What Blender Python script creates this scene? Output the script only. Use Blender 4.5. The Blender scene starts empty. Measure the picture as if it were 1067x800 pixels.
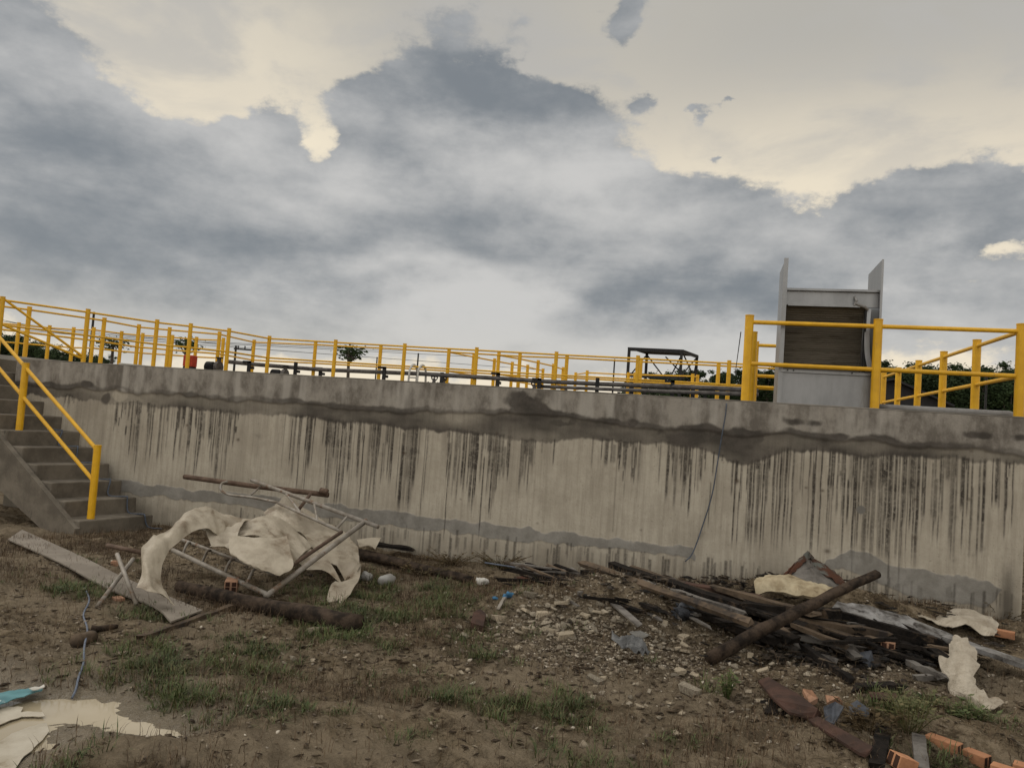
import bpy, bmesh, math, random
import numpy as np
from mathutils import Vector, Matrix
random.seed(7); RNG = np.random.default_rng(11)
S = bpy.context.scene
COL = S.collection
R = math.radians

# ------------------------------------------------------------------ camera
FPX, W0, H0 = 801.0, 1067.0, 800.0
YAW, PITCH, ROLL = R(14.2), math.atan(41/801.0), math.atan(0.07)
EYE = Vector((0.0, -8.48, 1.6))
Fh = Vector((-math.sin(YAW), math.cos(YAW), 0))
FW = (Fh*math.cos(PITCH) + Vector((0, 0, math.sin(PITCH)))).normalized()
R0 = Vector((math.cos(YAW), math.sin(YAW), 0))
U0 = R0.cross(FW)
RT = R0*math.cos(ROLL) + U0*math.sin(ROLL)
UP = U0*math.cos(ROLL) - R0*math.sin(ROLL)
cam = bpy.data.cameras.new('camera'); co = bpy.data.objects.new('camera', cam); COL.objects.link(co)
m = Matrix((RT, UP, -FW)).transposed().to_4x4(); m.translation = EYE
co.matrix_world = m
cam.sensor_width = 36; cam.sensor_fit = 'HORIZONTAL'; cam.lens = 36*FPX/W0; cam.clip_end = 3000; cam.clip_start = 0.05
S.camera = co

def ray(px, py): return FW + RT*((px-W0/2)/FPX) - UP*((py-H0/2)/FPX)
def D(px, py, d): return EYE + ray(px, py)*d                     # point at a distance along the view axis
def ZP(px, py, z): r = ray(px, py); return EYE + r*((z-EYE.z)/r.z)
def YP(px, py, y): r = ray(px, py); return EYE + r*((y-EYE.y)/r.y)
def azel(px, py):
    r = ray(px, py).normalized(); return math.degrees(math.atan2(r.x, r.y)), math.degrees(math.asin(r.z))

# ------------------------------------------------------------------ noise
def _h(ix, iy, s):
    n = (ix.astype(np.int64)*374761393 + iy.astype(np.int64)*668265263 + s*974634777) & 0xffffffff
    n = ((n ^ (n >> 13))*1274126177) & 0xffffffff
    n = ((n ^ (n >> 16))*2246822519) & 0xffffffff
    return ((n ^ (n >> 15)) & 0xffffff)/float(0xffffff)
def vn(x, y, s=0):
    x = np.asarray(x, float); y = np.asarray(y, float)
    fx = np.floor(x); fy = np.floor(y); tx = x-fx; ty = y-fy
    tx = tx*tx*(3-2*tx); ty = ty*ty*(3-2*ty)
    a = _h(fx, fy, s); b = _h(fx+1, fy, s); c = _h(fx, fy+1, s); d = _h(fx+1, fy+1, s)
    return (a*(1-tx)+b*tx)*(1-ty) + (c*(1-tx)+d*tx)*ty
def fbm(x, y, o=4, s=0):
    t = 0; a = .5; f = 1.0; n = 0
    for i in range(o):
        t = t + a*vn(np.asarray(x)*f+i*17.3, np.asarray(y)*f-i*9.7, s+i); n += a; a *= .5; f *= 2.03
    return t/n
def sst(a, b, x): t = np.clip((x-a)/(b-a), 0, 1); return t*t*(3-2*t)

# ------------------------------------------------------------------ terrain
MOUNDS = []
for (px, py, rx, ry, hh) in [(598, 645, .85, .45, .25), (690, 652, .9, .55, .22), (800, 632, 1.2, .4, .17), (900, 645, 1.1, .45, .12),
                             (1000, 650, .8, .35, .07), (300, 590, 1.2, .8, .05), (480, 590, 1.2, .4, .03), (130, 800, .45, .20, .09), (215, 775, .5, .4, .08), (860, 720, .8, .4, .10),
                             (330, 765, .5, .35, .05), (570, 605, .8, .3, .06), (40, 600, 1.4, .7, .05), (960, 760, .7, .4, .06)]:
    p = ZP(px, py, 0); MOUNDS.append((p.x, p.y, rx, ry, hh))
PUDZ = -.045
PPOLY = [(-160, 735), (-60, 722), (30, 731), (78, 729), (96, 730), (116, 737), (142, 745), (162, 753), (184, 767), (150, 769.5), (132, 761), (107, 760), (88, 755), (54, 755), (60, 768), (44, 778), (24, 793), (12, 806), (-20, 840), (-200, 850)]
PPOLY = [(ZP(a, b, -.045).x, ZP(a, b, -.045).y) for a, b in PPOLY]
def pud_sd(x, y):
    x = np.asarray(x, float); y = np.asarray(y, float); d = np.full(x.shape, 1e9); ins = np.zeros(x.shape, bool); n = len(PPOLY)
    for i in range(n):
        ax, ay = PPOLY[i]; bx, by = PPOLY[(i+1) % n]; ex, ey = bx-ax, by-ay
        t = np.clip(((x-ax)*ex+(y-ay)*ey)/(ex*ex+ey*ey), 0, 1); d = np.minimum(d, np.hypot(x-ax-t*ex, y-ay-t*ey))
        c = ((ay > y) != (by > y)) & (x < (bx-ax)*(y-ay)/((by-ay) if by != ay else 1e-9)+ax); ins ^= c
    return np.where(ins, -d, d)
def hgt(x, y):
    x = np.asarray(x, float); y = np.asarray(y, float)
    near = np.exp(-(np.maximum(0, np.hypot((x+1)/9, (y+3)/7)-1)*2)**2)
    z = .10*(fbm(x*.7, y*.7, 3, 3)-.5) + .07*(fbm(x*2.6, y*2.6, 3, 8)-.5) + .05*(np.abs(fbm(x*5, y*5, 4, 21)-.5)*-2.2+.3) + .03*(fbm(x*11, y*11, 3, 24)-.5) + .024*(fbm(x*24, y*24, 2, 33)-.5)
    z = z*(.25+.75*near)
    for (mx, my, rx, ry, hh) in MOUNDS:
        z = z + hh*np.exp(-(((x-mx)/rx)**2+((y-my)/ry)**2)*1.2)
    sd = pud_sd(x, y); w = sst(.55, .0, sd)
    sh = PUDZ + np.clip(sd*.22, -.03, .14) + .045*(fbm(x*7, y*7, 4, 25)-.47) + .02*(fbm(x*22, y*22, 2, 36)-.5)
    z = z*(1-w) + sh*w
    return z - np.where(y > .3, .15, 0)
def H(x, y): return float(hgt(np.array([x]), np.array([y]))[0])
def G(px, py, dz=0.0):
    z = 0.0
    for i in range(14):
        p = ZP(px, py, z+dz); z = .5*z+.5*H(p.x, p.y)
    return Vector((p.x, p.y, z+dz))

# ------------------------------------------------------------------ materials
def nodes(name):
    M = bpy.data.materials.new(name); M.use_nodes = True; nt = M.node_tree; nt.nodes.clear()
    o = nt.nodes.new('ShaderNodeOutputMaterial'); b = nt.nodes.new('ShaderNodeBsdfPrincipled'); nt.links.new(b.outputs[0], o.inputs[0])
    return M, nt, b, o
class NT:
    def __init__(s, nt): s.nt = nt
    def n(s, t, **k):
        x = s.nt.nodes.new(t)
        for a, v in k.items(): setattr(x, a, v)
        return x
    def put(s, sock, v):
        if isinstance(v, bpy.types.NodeSocket): s.nt.links.new(v, sock)
        else:
            if hasattr(sock.default_value, '__len__') and not hasattr(v, '__len__'): v = [v]*len(sock.default_value)
            if hasattr(v, '__len__') and len(v) == 3 and len(sock.default_value) == 4: v = (*v, 1)
            sock.default_value = v
    def math(s, op, a, b=None, c=None, clamp=False):
        x = s.n('ShaderNodeMath', operation=op); x.use_clamp = clamp
        s.put(x.inputs[0], a)
        if b is not None: s.put(x.inputs[1], b)
        if c is not None: s.put(x.inputs[2], c)
        return x.outputs[0]
    def mix(s, f, a, b, blend='MIX'):
        x = s.n('ShaderNodeMix', data_type='RGBA', blend_type=blend)
        s.put(x.inputs[0], f); s.put(x.inputs[6], a); s.put(x.inputs[7], b); return x.outputs[2]
    def ramp(s, f, a, b, lo=0, hi=1):
        x = s.n('ShaderNodeMapRange', interpolation_type='SMOOTHSTEP'); s.put(x.inputs[0], f); s.put(x.inputs[1], a); s.put(x.inputs[2], b); s.put(x.inputs[3], lo); s.put(x.inputs[4], hi); return x.outputs[0]
    def noise(s, vec, scale, detail=4, rough=.55, dist=0):
        x = s.n('ShaderNodeTexNoise'); s.put(x.inputs['Vector'], vec); x.inputs['Scale'].default_value = scale; x.inputs['Detail'].default_value = detail
        x.inputs['Roughness'].default_value = rough; x.inputs['Distortion'].default_value = dist; return x.outputs['Fac']
    def mapping(s, vec, scale=(1, 1, 1), loc=(0, 0, 0)):
        x = s.n('ShaderNodeMapping'); s.put(x.inputs[0], vec); x.inputs['Scale'].default_value = scale; x.inputs['Location'].default_value = loc; return x.outputs[0]
    def attr(s, name): return s.n('ShaderNodeAttribute', attribute_name=name).outputs['Fac']
    def obj(s): return s.n('ShaderNodeTexCoord').outputs['Object']
    def rnd(s): return s.n('ShaderNodeObjectInfo').outputs['Random']
    def bump(s, h, strength, dist): 
        x = s.n('ShaderNodeBump'); s.put(x.inputs['Height'], h); x.inputs['Strength'].default_value = strength; x.inputs['Distance'].default_value = dist; return x.outputs[0]
MATS = {}
def mat(name, c1, c2=None, scale=6, rough=.85, bump=.3, bscale=30, stretch=(1, 1, 1), metal=0, spec=.14, vary=.25, c3=None, c3t=(.62, .72), c3scale=3, bdist=.01):
    M, nt, b, o = nodes(name); q = NT(nt)
    c2 = c2 or tuple(v*.65 for v in c1)
    v = q.mapping(q.obj(), stretch)
    c = q.mix(q.ramp(q.noise(v, scale, 6, .65), .35, .65), c1, c2)
    if c3: c = q.mix(q.ramp(q.noise(v, c3scale, 7, .7, .3), *c3t), c, c3)
    k = q.math('MULTIPLY_ADD', q.rnd(), vary, 1-vary/2)
    c = q.mix(1, c, q.n('ShaderNodeCombineXYZ').outputs[0], 'MIX') if False else c
    hsv = q.n('ShaderNodeHueSaturation'); q.put(hsv.inputs['Value'], k); q.put(hsv.inputs['Color'], c)
    q.put(b.inputs['Base Color'], hsv.outputs[0])
    b.inputs['Roughness'].default_value = rough; b.inputs['Metallic'].default_value = metal; b.inputs['Specular IOR Level'].default_value = spec
    if bump: q.put(b.inputs['Normal'], q.bump(q.noise(v, bscale, 6, .65), bump, bdist))
    MATS[name] = M; return M
YEL = mat('yellow_paint', (.66, .36, .008), (.57, .30, .006), 9, .42, .08, 40, vary=.08, spec=.35, c3=(.24, .15, .04), c3t=(.63, .76), c3scale=14)
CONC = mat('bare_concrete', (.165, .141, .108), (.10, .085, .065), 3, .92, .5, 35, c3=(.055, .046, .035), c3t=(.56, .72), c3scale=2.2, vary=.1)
COPE = mat('coping_concrete', (.27, .245, .205), (.17, .152, .125), 3, .9, .3, 25, vary=.05)
CONC2 = mat('pale_concrete', (.33, .31, .27), (.24, .22, .19), 2, .9, .3, 25, vary=.1)
DARKC = mat('shaded_tank_concrete', (.20, .18, .15), (.13, .12, .10), 2, .9, .3, 25, vary=.1)
STEEL = mat('stainless_steel', (.27, .27, .265), (.20, .20, .196), 3, .42, .08, 60, stretch=(1, 1, .35), metal=.8, spec=.5, vary=.06, c3=(.16, .15, .13), c3t=(.6, .75), c3scale=4)
SCREEN = mat('brown_wedge_wire', (.115, .098, .072), (.085, .072, .052), 3, .6, .6, 60, stretch=(1, 1, 9), metal=.2, vary=.05, c3=(.045, .035, .022), c3t=(.5, .7), c3scale=2)
GALV = mat('galvanised_tube', (.25, .225, .19), (.15, .125, .095), 7, .6, .3, 40, metal=.2, c3=(.13, .065, .03), c3t=(.55, .68), c3scale=9, vary=.2)
RUST = mat('rusty_tube', (.125, .085, .06), (.07, .045, .031), 10, .85, .4, 50, vary=.2)
RUSTS = mat('rusty_sheet', (.085, .036, .021), (.040, .024, .016), 5, .85, .6, 30, vary=.2, c3=(.10, .10, .085), c3t=(.5, .6), c3scale=5)
FIBRE = mat('cream_fibreglass', (.36, .31, .232), (.25, .21, .152), 3, .5, .7, 8, vary=.12, c3=(.15, .11, .068), c3t=(.50, .70), c3scale=3.5, bdist=.03)
BOARD = mat('grey_board', (.215, .185, .147), (.165, .14, .11), 3, .75, .2, 40, stretch=(1, 1, 1), c3=(.12, .09, .06), c3t=(.6, .8), c3scale=4, vary=.1)
LOG = mat('dark_log', (.066, .047, .033), (.018, .014, .011), 9, .9, 1.0, 18, stretch=(1, 1, 1), spec=.06, vary=.15, bdist=.02)
CHAR = mat('charred_wood', (.020, .016, .013), (.008, .007, .006), 9, .8, .9, 25, vary=.3, spec=.06, c3=(.075, .052, .034), c3t=(.56, .7), c3scale=6, bdist=.015)
WOOD = mat('weathered_wood', (.115, .082, .053), (.055, .04, .027), 6, .85, .6, 30, vary=.3, c3=(.03, .024, .02), c3t=(.52, .66), c3scale=5)
GREYW = mat('grey_weathered_wood', (.16, .145, .125), (.085, .075, .064), 6, .8, .6, 30, vary=.2, c3=(.035, .03, .027), c3t=(.55, .68), c3scale=5)
REDB = mat('red_brown_board', (.078, .042, .030), (.040, .025, .019), 6, .8, .4, 30, vary=.15)
WETB = mat('wet_pale_board', (.24, .23, .215), (.08, .073, .065), 7, .35, .4, 25, vary=.1, c3=(.035, .03, .026), c3t=(.52, .64), c3scale=9)
SLATE = mat('slate', (.085, .09, .10), (.045, .047, .052), 8, .5, .4, 30, vary=.15)
BRICK = mat('orange_brick', (.40, .195, .10), (.31, .145, .075), 8, .85, .5, 60, vary=.15, c3=(.17, .10, .06), c3t=(.54, .68), c3scale=9)
BRICKD = mat('dusty_brick', (.36, .20, .12), (.24, .14, .09), 8, .9, .4, 60, vary=.2)
HOLE = mat('brick_hollow', (.045, .022, .014), (.03, .015, .01), 8, .95, 0)
RUB = mat('rubble_mortar', (.29, .25, .185), (.15, .122, .088), 5, .92, .5, 40, vary=.7)
PALE = mat('pale_tile_shard', (.33, .275, .195), (.20, .162, .112), 5, .85, .3, 40, vary=.3)
SACK = mat('cream_sack', (.43, .375, .29), (.31, .262, .195), 4, .7, 1.0, 14, stretch=(1.6, 1.6, 1), vary=.05, c3=(.20, .15, .095), c3t=(.55, .75), c3scale=5, bdist=.03)
FOAM = mat('cream_foam', (.40, .335, .22), (.22, .17, .10), 5, .8, .6, 24, vary=.08, c3=(.10, .07, .04), c3t=(.56, .7), c3scale=5)
WHITE = mat('white_plastic', (.50, .475, .42), (.38, .355, .30), 4, .45, .2, 30, vary=.1)
CLEAR = mat('cloudy_plastic', (.27, .26, .235), (.18, .17, .15), 6, .35, .3, 30, vary=.1)
GREYP = mat('grey_wet_plastic', (.13, .128, .122), (.05, .05, .048), 9, .3, .8, 24, vary=.1, bdist=.02)
DARKP = mat('dark_bag_plastic', (.055, .058, .064), (.025, .026, .028), 6, .35, .8, 20, vary=.1, bdist=.02)
BLUE = mat('blue_rag', (.05, .15, .25), (.03, .085, .15), 8, .7, .3, 40)
TEAL = mat('teal_plastic', (.09, .21, .22), (.05, .13, .14), 5, .45, .2, 30, c3=(.5, .5, .46), c3t=(.6, .65), c3scale=6)
CORD = mat('blue_grey_cord', (.12, .135, .165), (.075, .085, .105), 30, .7, 0)
CABLE = mat('dull_cable', (.10, .115, .14), (.06, .07, .085), 30, .6, 0)
FILM = mat('cream_film', (.43, .385, .30), (.33, .285, .21), 4, .3, .3, 20, vary=.1, c3=(.2, .155, .09), c3t=(.55, .68), c3scale=4, spec=.3)
BLACK = mat('black_steel', (.018, .018, .018), (.03, .028, .026), 6, .6, .1, 30)
PIPE = mat('grey_pipe', (.105, .095, .085), (.06, .053, .048), 6, .7, .1, 30)
PIPEL = mat('pale_pipe', (.26, .25, .235), (.2, .19, .175), 6, .5, .1, 30)
REDP = mat('red_cabinet_paint', (.42, .055, .03), (.34, .045, .025), 6, .5, .1, 30)
ROOFD = mat('dark_roof_metal', (.022, .021, .022), (.03, .028, .028), 6, .7, .1, 30)
BARK = mat('tree_bark', (.09, .075, .06), (.05, .042, .034), 5, .95, .4, 20)
LEAF = mat('tree_leaf', (.036, .055, .020), (.020, .032, .012), .5, .8, 0, vary=.5)
WEEDB = mat('brown_weed', (.085, .058, .028), (.045, .034, .016), 3, .9, 0)
# grass: varied green by position
def grass_mat(name, a, b, c):
    M, nt, bs, o = nodes(name); q = NT(nt)
    k = q.noise(q.obj(), 2.2, 3); k2 = q.noise(q.obj(), 40, 2)
    cc = q.mix(q.ramp(k, .4, .62), a, b); cc = q.mix(q.ramp(k2, .52, .66), cc, c)
    q.put(bs.inputs['Base Color'], cc); bs.inputs['Roughness'].default_value = .65; bs.inputs['Specular IOR Level'].default_value = .25
    return M
GRASS = grass_mat('grass_blades', (.072, .092, .028), (.048, .065, .020), (.15, .13, .056))
STRAW = grass_mat('dry_straw', (.085, .052, .026), (.050, .030, .015), (.17, .12, .068))
WEEDY = grass_mat('yellow_weed', (.085, .082, .028), (.055, .055, .02), (.13, .105, .045))

# ------------------------------------------------------------------ mesh builder
class MB:
    def __init__(s): s.v = []; s.f = []
    def add(s, vs, fs):
        b = len(s.v); s.v.extend(Vector(v) for v in vs); s.f.extend([tuple(i+b for i in f) for f in fs]); return s
    def box6(s, c):      # 8 corners: bottom 4 ccw, top 4 ccw
        return s.add(c, [(0, 3, 2, 1), (4, 5, 6, 7), (0, 1, 5, 4), (1, 2, 6, 5), (2, 3, 7, 6), (3, 0, 4, 7)])
    def box(s, x0, x1, y0, y1, z0, z1):
        return s.box6([(x0, y0, z0), (x1, y0, z0), (x1, y1, z0), (x0, y1, z0), (x0, y0, z1), (x1, y0, z1), (x1, y1, z1), (x0, y1, z1)])
    def beam(s, p0, p1, w, h, up=None, n=1, jit=0, seed=0):
        p0 = Vector(p0); p1 = Vector(p1); a = (p1-p0).normalized(); up = Vector(up or (0, 0, 1)); sd = a.cross(up)
        if sd.length < 1e-4: sd = a.cross(Vector((1, 0, 0)))
        sd.normalize(); u = sd.cross(a).normalized(); rr = random.Random(seed)
        rings = []
        for i in range(n+1):
            t = i/n; c = p0.lerp(p1, t)
            ww = w*(1+jit*(rr.random()-.5)); hh = h*(1+jit*(rr.random()-.5)); c = c + sd*jit*w*.3*(rr.random()-.5)+u*jit*h*.4*(rr.random()-.5)
            q = [(-1, -1), (1, -1), (1, 1), (-1, 1)]
            rings.append([c+sd*(x*ww/2)+u*(y*hh/2) + (a*(rr.random()-.5)*jit*.25 if i in (0, n) else Vector((0, 0, 0))) for x, y in q])
        vs = [p for r in rings for p in r]; fs = [(0, 1, 2, 3), tuple(4*n+k for k in (3, 2, 1, 0))]
        for i in range(n):
            for k in range(4): fs.append((4*i+k, 4*i+4+k, 4*i+4+(k+1) % 4, 4*i+(k+1) % 4))
        return s.add(vs, fs)
    def path(s, pts, r, seg=10, cap=True, jit=0, seed=0):
        pts = [Vector(p) for p in pts]; n = len(pts); vs = []; fs = []; rr = random.Random(seed)
        t0 = (pts[1]-pts[0]).normalized(); ref = Vector((0, 0, 1)) if abs(t0.z) < .9 else Vector((1, 0, 0))
        nrm = (ref - t0*ref.dot(t0)).normalized()
        ph = [rr.uniform(0, 6.28) for _ in range(4)]
        for i, p in enumerate(pts):
            t = (pts[min(i+1, n-1)]-pts[max(i-1, 0)]).normalized()
            nrm = (nrm-t*nrm.dot(t)).normalized(); bn = t.cross(nrm)
            ri = r[i] if hasattr(r, '__len__') else r
            for k in range(seg):
                a = 2*math.pi*k/seg; q = ri*(1+jit*(.6*math.sin(2*a+ph[0]+i*.25)+.5*math.sin(3*a+ph[1]-i*.2)+.45*math.sin(5*a+ph[2]+i*.12)+.35*math.sin(i*.9+ph[3]+a)))
                vs.append(p+nrm*(math.cos(a)*q)+bn*(math.sin(a)*q))
        for i in range(n-1):
            for k in range(seg): fs.append((i*seg+k, i*seg+(k+1) % seg, (i+1)*seg+(k+1) % seg, (i+1)*seg+k))
        if cap: fs.append(tuple(range(seg-1, -1, -1))); fs.append(tuple((n-1)*seg+k for k in range(seg)))
        return s.add(vs, fs)
    def tube(s, p0, p1, r, seg=12): return s.path([p0, p1], r, seg)
    def build(s, name, material, parent=None, smooth=False, base=None, bevel=0):
        if parent is not None: org = WORLD[parent.name]
        elif base is not None: org = Vector(base)
        else:
            xs = [v.x for v in s.v]; ys = [v.y for v in s.v]; zs = [v.z for v in s.v]
            org = Vector(((min(xs)+max(xs))/2, (min(ys)+max(ys))/2, min(zs)))
        me = bpy.data.meshes.new(name); me.from_pydata([tuple(v-org) for v in s.v], [], s.f); me.validate(); me.update()
        me.materials.append(material)
        o = bpy.data.objects.new(name, me); COL.objects.link(o)
        if parent is not None: o.parent = parent; WORLD[o.name] = org
        else: o.location = org; WORLD[o.name] = org.copy()
        if smooth:
            for p in me.polygons: p.use_smooth = True
        if bevel:
            bm = o.modifiers.new('bevel', 'BEVEL'); bm.width = bevel; bm.segments = 2; bm.limit_method = 'ANGLE'
        return o
WORLD = {}
def tag(o, label=None, cat=None, group=None, kind=None):
    if label: o['label'] = label
    if cat: o['category'] = cat
    if group: o['group'] = group
    if kind: o['kind'] = kind
    return o
def thing(name, label, cat, loc, group=None):
    o = bpy.data.objects.new(name, None); COL.objects.link(o); o.location = loc; o.empty_display_size = .2; WORLD[o.name] = Vector(loc)
    return tag(o, label, cat, group)
def solid(o, th, sub=0, offset=0):
    md = o.modifiers.new('solid', 'SOLIDIFY'); md.thickness = th; md.offset = offset
    if any(p.use_smooth for p in o.data.polygons): es = o.modifiers.new('split', 'EDGE_SPLIT'); es.split_angle = R(38)
    if sub: sm = o.modifiers.new('sub', 'SUBSURF'); sm.levels = sub; sm.render_levels = sub
    return o

def cr(pts, n):
    """Catmull-Rom through points, n samples per span."""
    P = [Vector(p) for p in pts]; P = [P[0]*2-P[1]] + P + [P[-1]*2-P[-2]]; out = []
    for i in range(1, len(P)-2):
        for k in range(n):
            t = k/n; a, b, c, d = P[i-1:i+3]
            out.append(.5*((2*b)+(c-a)*t+(2*a-5*b+4*c-d)*t*t+(3*b-a-3*c+d)*t**3))
    out.append(P[-2]); return out
def loft(rows, nu, nv, amp=.01, fscale=5, seed=0):
    """rows: polylines of (px,py,depth); smooth grid with crumpling."""
    A = [cr([D(*p) for p in r], nu) for r in rows]; nc = len(A[0])
    cols = [cr([A[j][i] for j in range(len(A))], nv) for i in range(nc)] if len(A) > 2 else \
           [[A[0][i].lerp(A[1][i], k/nv) for k in range(nv+1)] for i in range(nc)]
    g = np.array([[tuple(p) for p in c] for c in cols])
    dx = np.gradient(g, axis=0); dy = np.gradient(g, axis=1); nr = np.cross(dx, dy); nr /= np.linalg.norm(nr, axis=2, keepdims=True)+1e-9
    u = g[..., 0]*fscale+g[..., 2]*fscale*.7; v = g[..., 1]*fscale-g[..., 2]*fscale*.6
    n1 = np.abs(fbm(u, v, 3, seed)-.5)*2+.5*(fbm(u*2.7, v*2.7, 2, seed+5)-.5)
    n2_ = np.abs(vn(u*.55+v*.9, v*.5-u*.2, seed+9)-.5)*2
    g = g + nr*((n1-.25)*amp+(n2_-.5)*amp*.9)[..., None]
    m_ = MB(); ny = g.shape[1]
    m_.add([tuple(p) for p in g.reshape(-1, 3)], [(i*ny+j, (i+1)*ny+j, (i+1)*ny+j+1, i*ny+j+1) for i in range(g.shape[0]-1) for j in range(ny-1)])
    return m_

# ------------------------------------------------------------------ ground: one sheet to the horizon
def axis(lo, hi, step, far, gr=1.18):
    a = list(np.arange(lo, hi+1e-6, step)); s = step; x = a[-1]
    while x < far: s *= gr; x += s; a.append(x)
    s = step; x = a[0]; b = []
    while x > -far: s *= gr; x -= s; b.append(x)
    return np.array(b[::-1]+a)
def grid_obj(name, X, Y, Z, material, attrs=None, axis_y=None, base=None):
    nx, ny = X.shape; me = bpy.data.meshes.new(name); V = np.stack([X, Y, Z], -1).reshape(-1, 3)
    me.vertices.add(len(V)); me.vertices.foreach_set('co', V.astype(np.float32).ravel())
    i, j = np.meshgrid(np.arange(nx-1), np.arange(ny-1), indexing='ij'); a = i*ny+j
    q = np.stack([a, a+ny, a+ny+1, a+1], -1).reshape(-1, 4).astype(np.int32)
    me.loops.add(q.size); me.loops.foreach_set('vertex_index', q.ravel()); me.polygons.add(len(q))
    me.polygons.foreach_set('loop_start', (np.arange(len(q))*4).astype(np.int32)); me.polygons.foreach_set('loop_total', np.full(len(q), 4, np.int32))
    me.update(calc_edges=True); me.polygons.foreach_set('use_smooth', np.ones(len(q), bool))
    for k, arr in (attrs or {}).items():
        at = me.attributes.new(k, 'FLOAT', 'POINT'); at.data.foreach_set('value', arr.astype(np.float32).ravel())
    me.materials.append(material); o = bpy.data.objects.new(name, me); COL.objects.link(o); WORLD[o.name] = Vector((0, 0, 0)); return o
gx = axis(-8.0, 6.0, .022, 900); gy = axis(-6.3, .2, .022, 900)
GX, GY = np.meshgrid(gx, gy, indexing='ij'); GZ = hgt(GX, GY)
# earth tints: mossy patches, pale dry mud, dark damp, rubble grit
GRASSP = [(205, 690, .55, .35, 1.0), (165, 715, .5, .3, 1.0), (250, 680, .4, .25, .8), (75, 615, .35, .22, .9), (120, 590, .3, .2, .5), (410, 650, .7, .5, 1.0), (380, 665, .5, .25, 1), (440, 615, .9, .5, .9),
          (480, 735, .3, .2, .9), (560, 740, .28, .16, .9), (600, 735, .22, .14, .8), (660, 760, .3, .14, .9), (395, 625, .7, .5, .8), (340, 640, .4, .2, .6), (755, 720, .12, .1, 1), (545, 590, .4, .2, 1.0),
          (940, 745, .35, .2, .8), (1005, 745, .22, .1, 1), (1045, 640, .4, .2, .7), (1000, 790, .3, .1, .8), (150, 640, .3, .15, .7), (290, 680, .5, .2, .6), (330, 700, .5, .2, .45), (120, 690, .3, .2, .4),
          (510, 690, .2, .1, .8), (230, 735, .5, .2, .7), (30, 620, .4, .2, .4), (620, 790, .3, .12, .6), (60, 800, .15, .1, .6), (400, 760, .3, .15, .5), (700, 690, .2, .1, .2)]
GP = [(ZP(a, b, .02).x, ZP(a, b, .02).y, rx, ry, d) for a, b, rx, ry, d in GRASSP]
def grassiness(x, y):
    g = np.zeros_like(np.asarray(x, float))
    for (mx, my, rx, ry, d) in GP: g = np.maximum(g, d*np.exp(-(((x-mx)/rx)**2+((y-my)/ry)**2)))
    return g*sst(.30, .62, fbm(x*3.3, y*3.3, 4, 51))*1.25
gr_ = grassiness(GX, GY)
c1 = ZP(620, 648, .15); c2 = ZP(840, 655, .2); c3 = ZP(690, 700, 0)
rub_ = np.maximum.reduce([np.exp(-(((GX-c1.x)/1.1)**2+((GY-c1.y)/.5)**2)), np.exp(-(((GX-c2.x)/1.6)**2+((GY-c2.y)/.6)**2)), .6*np.exp(-(((GX-c3.x)/.9)**2+((GY-c3.y)/.4)**2))])
wet_ = sst(.10, .0, GZ-PUDZ+.03*(fbm(GX*5, GY*5, 4, 190)-.5))*sst(.9, .2, pud_sd(GX, GY))
bare = ZP(590, 715, 0); bare2 = ZP(1040, 715, 0); bare3 = ZP(20, 600, 0)
SP = [ZP(a, b, 0) for a, b in ((45, 690), (150, 715), (330, 775), (430, 735), (120, 640), (250, 735), (600, 690), (700, 760))]
sand_ = np.maximum.reduce([.95*np.exp(-(((GX-p.x)/.55)**2+((GY-p.y)/.28)**2)) for p in SP]+[np.exp(-(((GX-bare.x)/1.3)**2+((GY-bare.y)/.45)**2)), np.exp(-(((GX-bare2.x)/.7)**2+((GY-bare2.y)/.6)**2)), .8*np.exp(-(((GX-bare3.x)/1.3)**2+((GY-bare3.y)/.9)**2))])*sst(.25, .6, fbm(GX*2, GY*2, 4, 77))
sand_ = np.maximum(sand_, .8*sst(.50, .60, fbm(GX*1.5, GY*2.2, 5, 177))*sst(1.5, -1.0, GX))
M, nt, b, o_ = nodes('earth'); q = NT(nt); P = q.obj()
cA = q.mix(q.ramp(q.noise(P, 1.6, 8, .7), .36, .62), (.235, .178, .110), (.118, .088, .053))
cA = q.mix(q.ramp(q.noise(P, 14, 6, .7), .45, .62), cA, (.20, .152, .096))
cA = q.mix(q.ramp(q.noise(P, 45, 5, .75), .50, .64, 0, .9), cA, (.030, .022, .014))
cA = q.mix(q.ramp(q.noise(P, 75, 4, .75), .56, .68, 0, .8), cA, (.20, .155, .10))
cA = q.mix(q.ramp(q.noise(P, 3.6, 8, .75, .4), .52, .66, 0, .7), cA, (.045, .034, .022))
cA = q.mix(q.math('MULTIPLY', q.ramp(q.noise(P, 5, 9, .72, .5), .47, .57), .75), cA, (.30, .235, .155))
cA = q.mix(q.math('MULTIPLY', q.ramp(q.noise(q.mapping(P, (1, 1, 1), (4, 7, 2)), 4.2, 9, .75, .6), .50, .60), .85), cA, (.060, .042, .025))
cA = q.mix(q.math('MULTIPLY', q.attr('sand'), .75), cA, q.mix(q.noise(P, 20, 5), (.31, .25, .17), (.19, .148, .098)))
cA = q.mix(q.math('MULTIPLY', q.attr('grit'), .55), cA, q.mix(q.ramp(q.noise(P, 30, 4), .4, .6), (.16, .128, .088), (.05, .038, .026)))
cA = q.mix(q.math('MULTIPLY', q.attr('moss'), .7), cA, q.mix(q.noise(P, 25, 4), (.05, .044, .018), (.032, .034, .012)))
vor = q.n('ShaderNodeTexVoronoi'); q.put(vor.inputs['Vector'], P); vor.inputs['Scale'].default_value = 38
cA = q.mix(q.math('MULTIPLY', q.ramp(vor.outputs['Distance'], .30, .12), q.ramp(q.noise(P, 11, 3), .55, .62)), cA, (.21, .17, .115))
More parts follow.
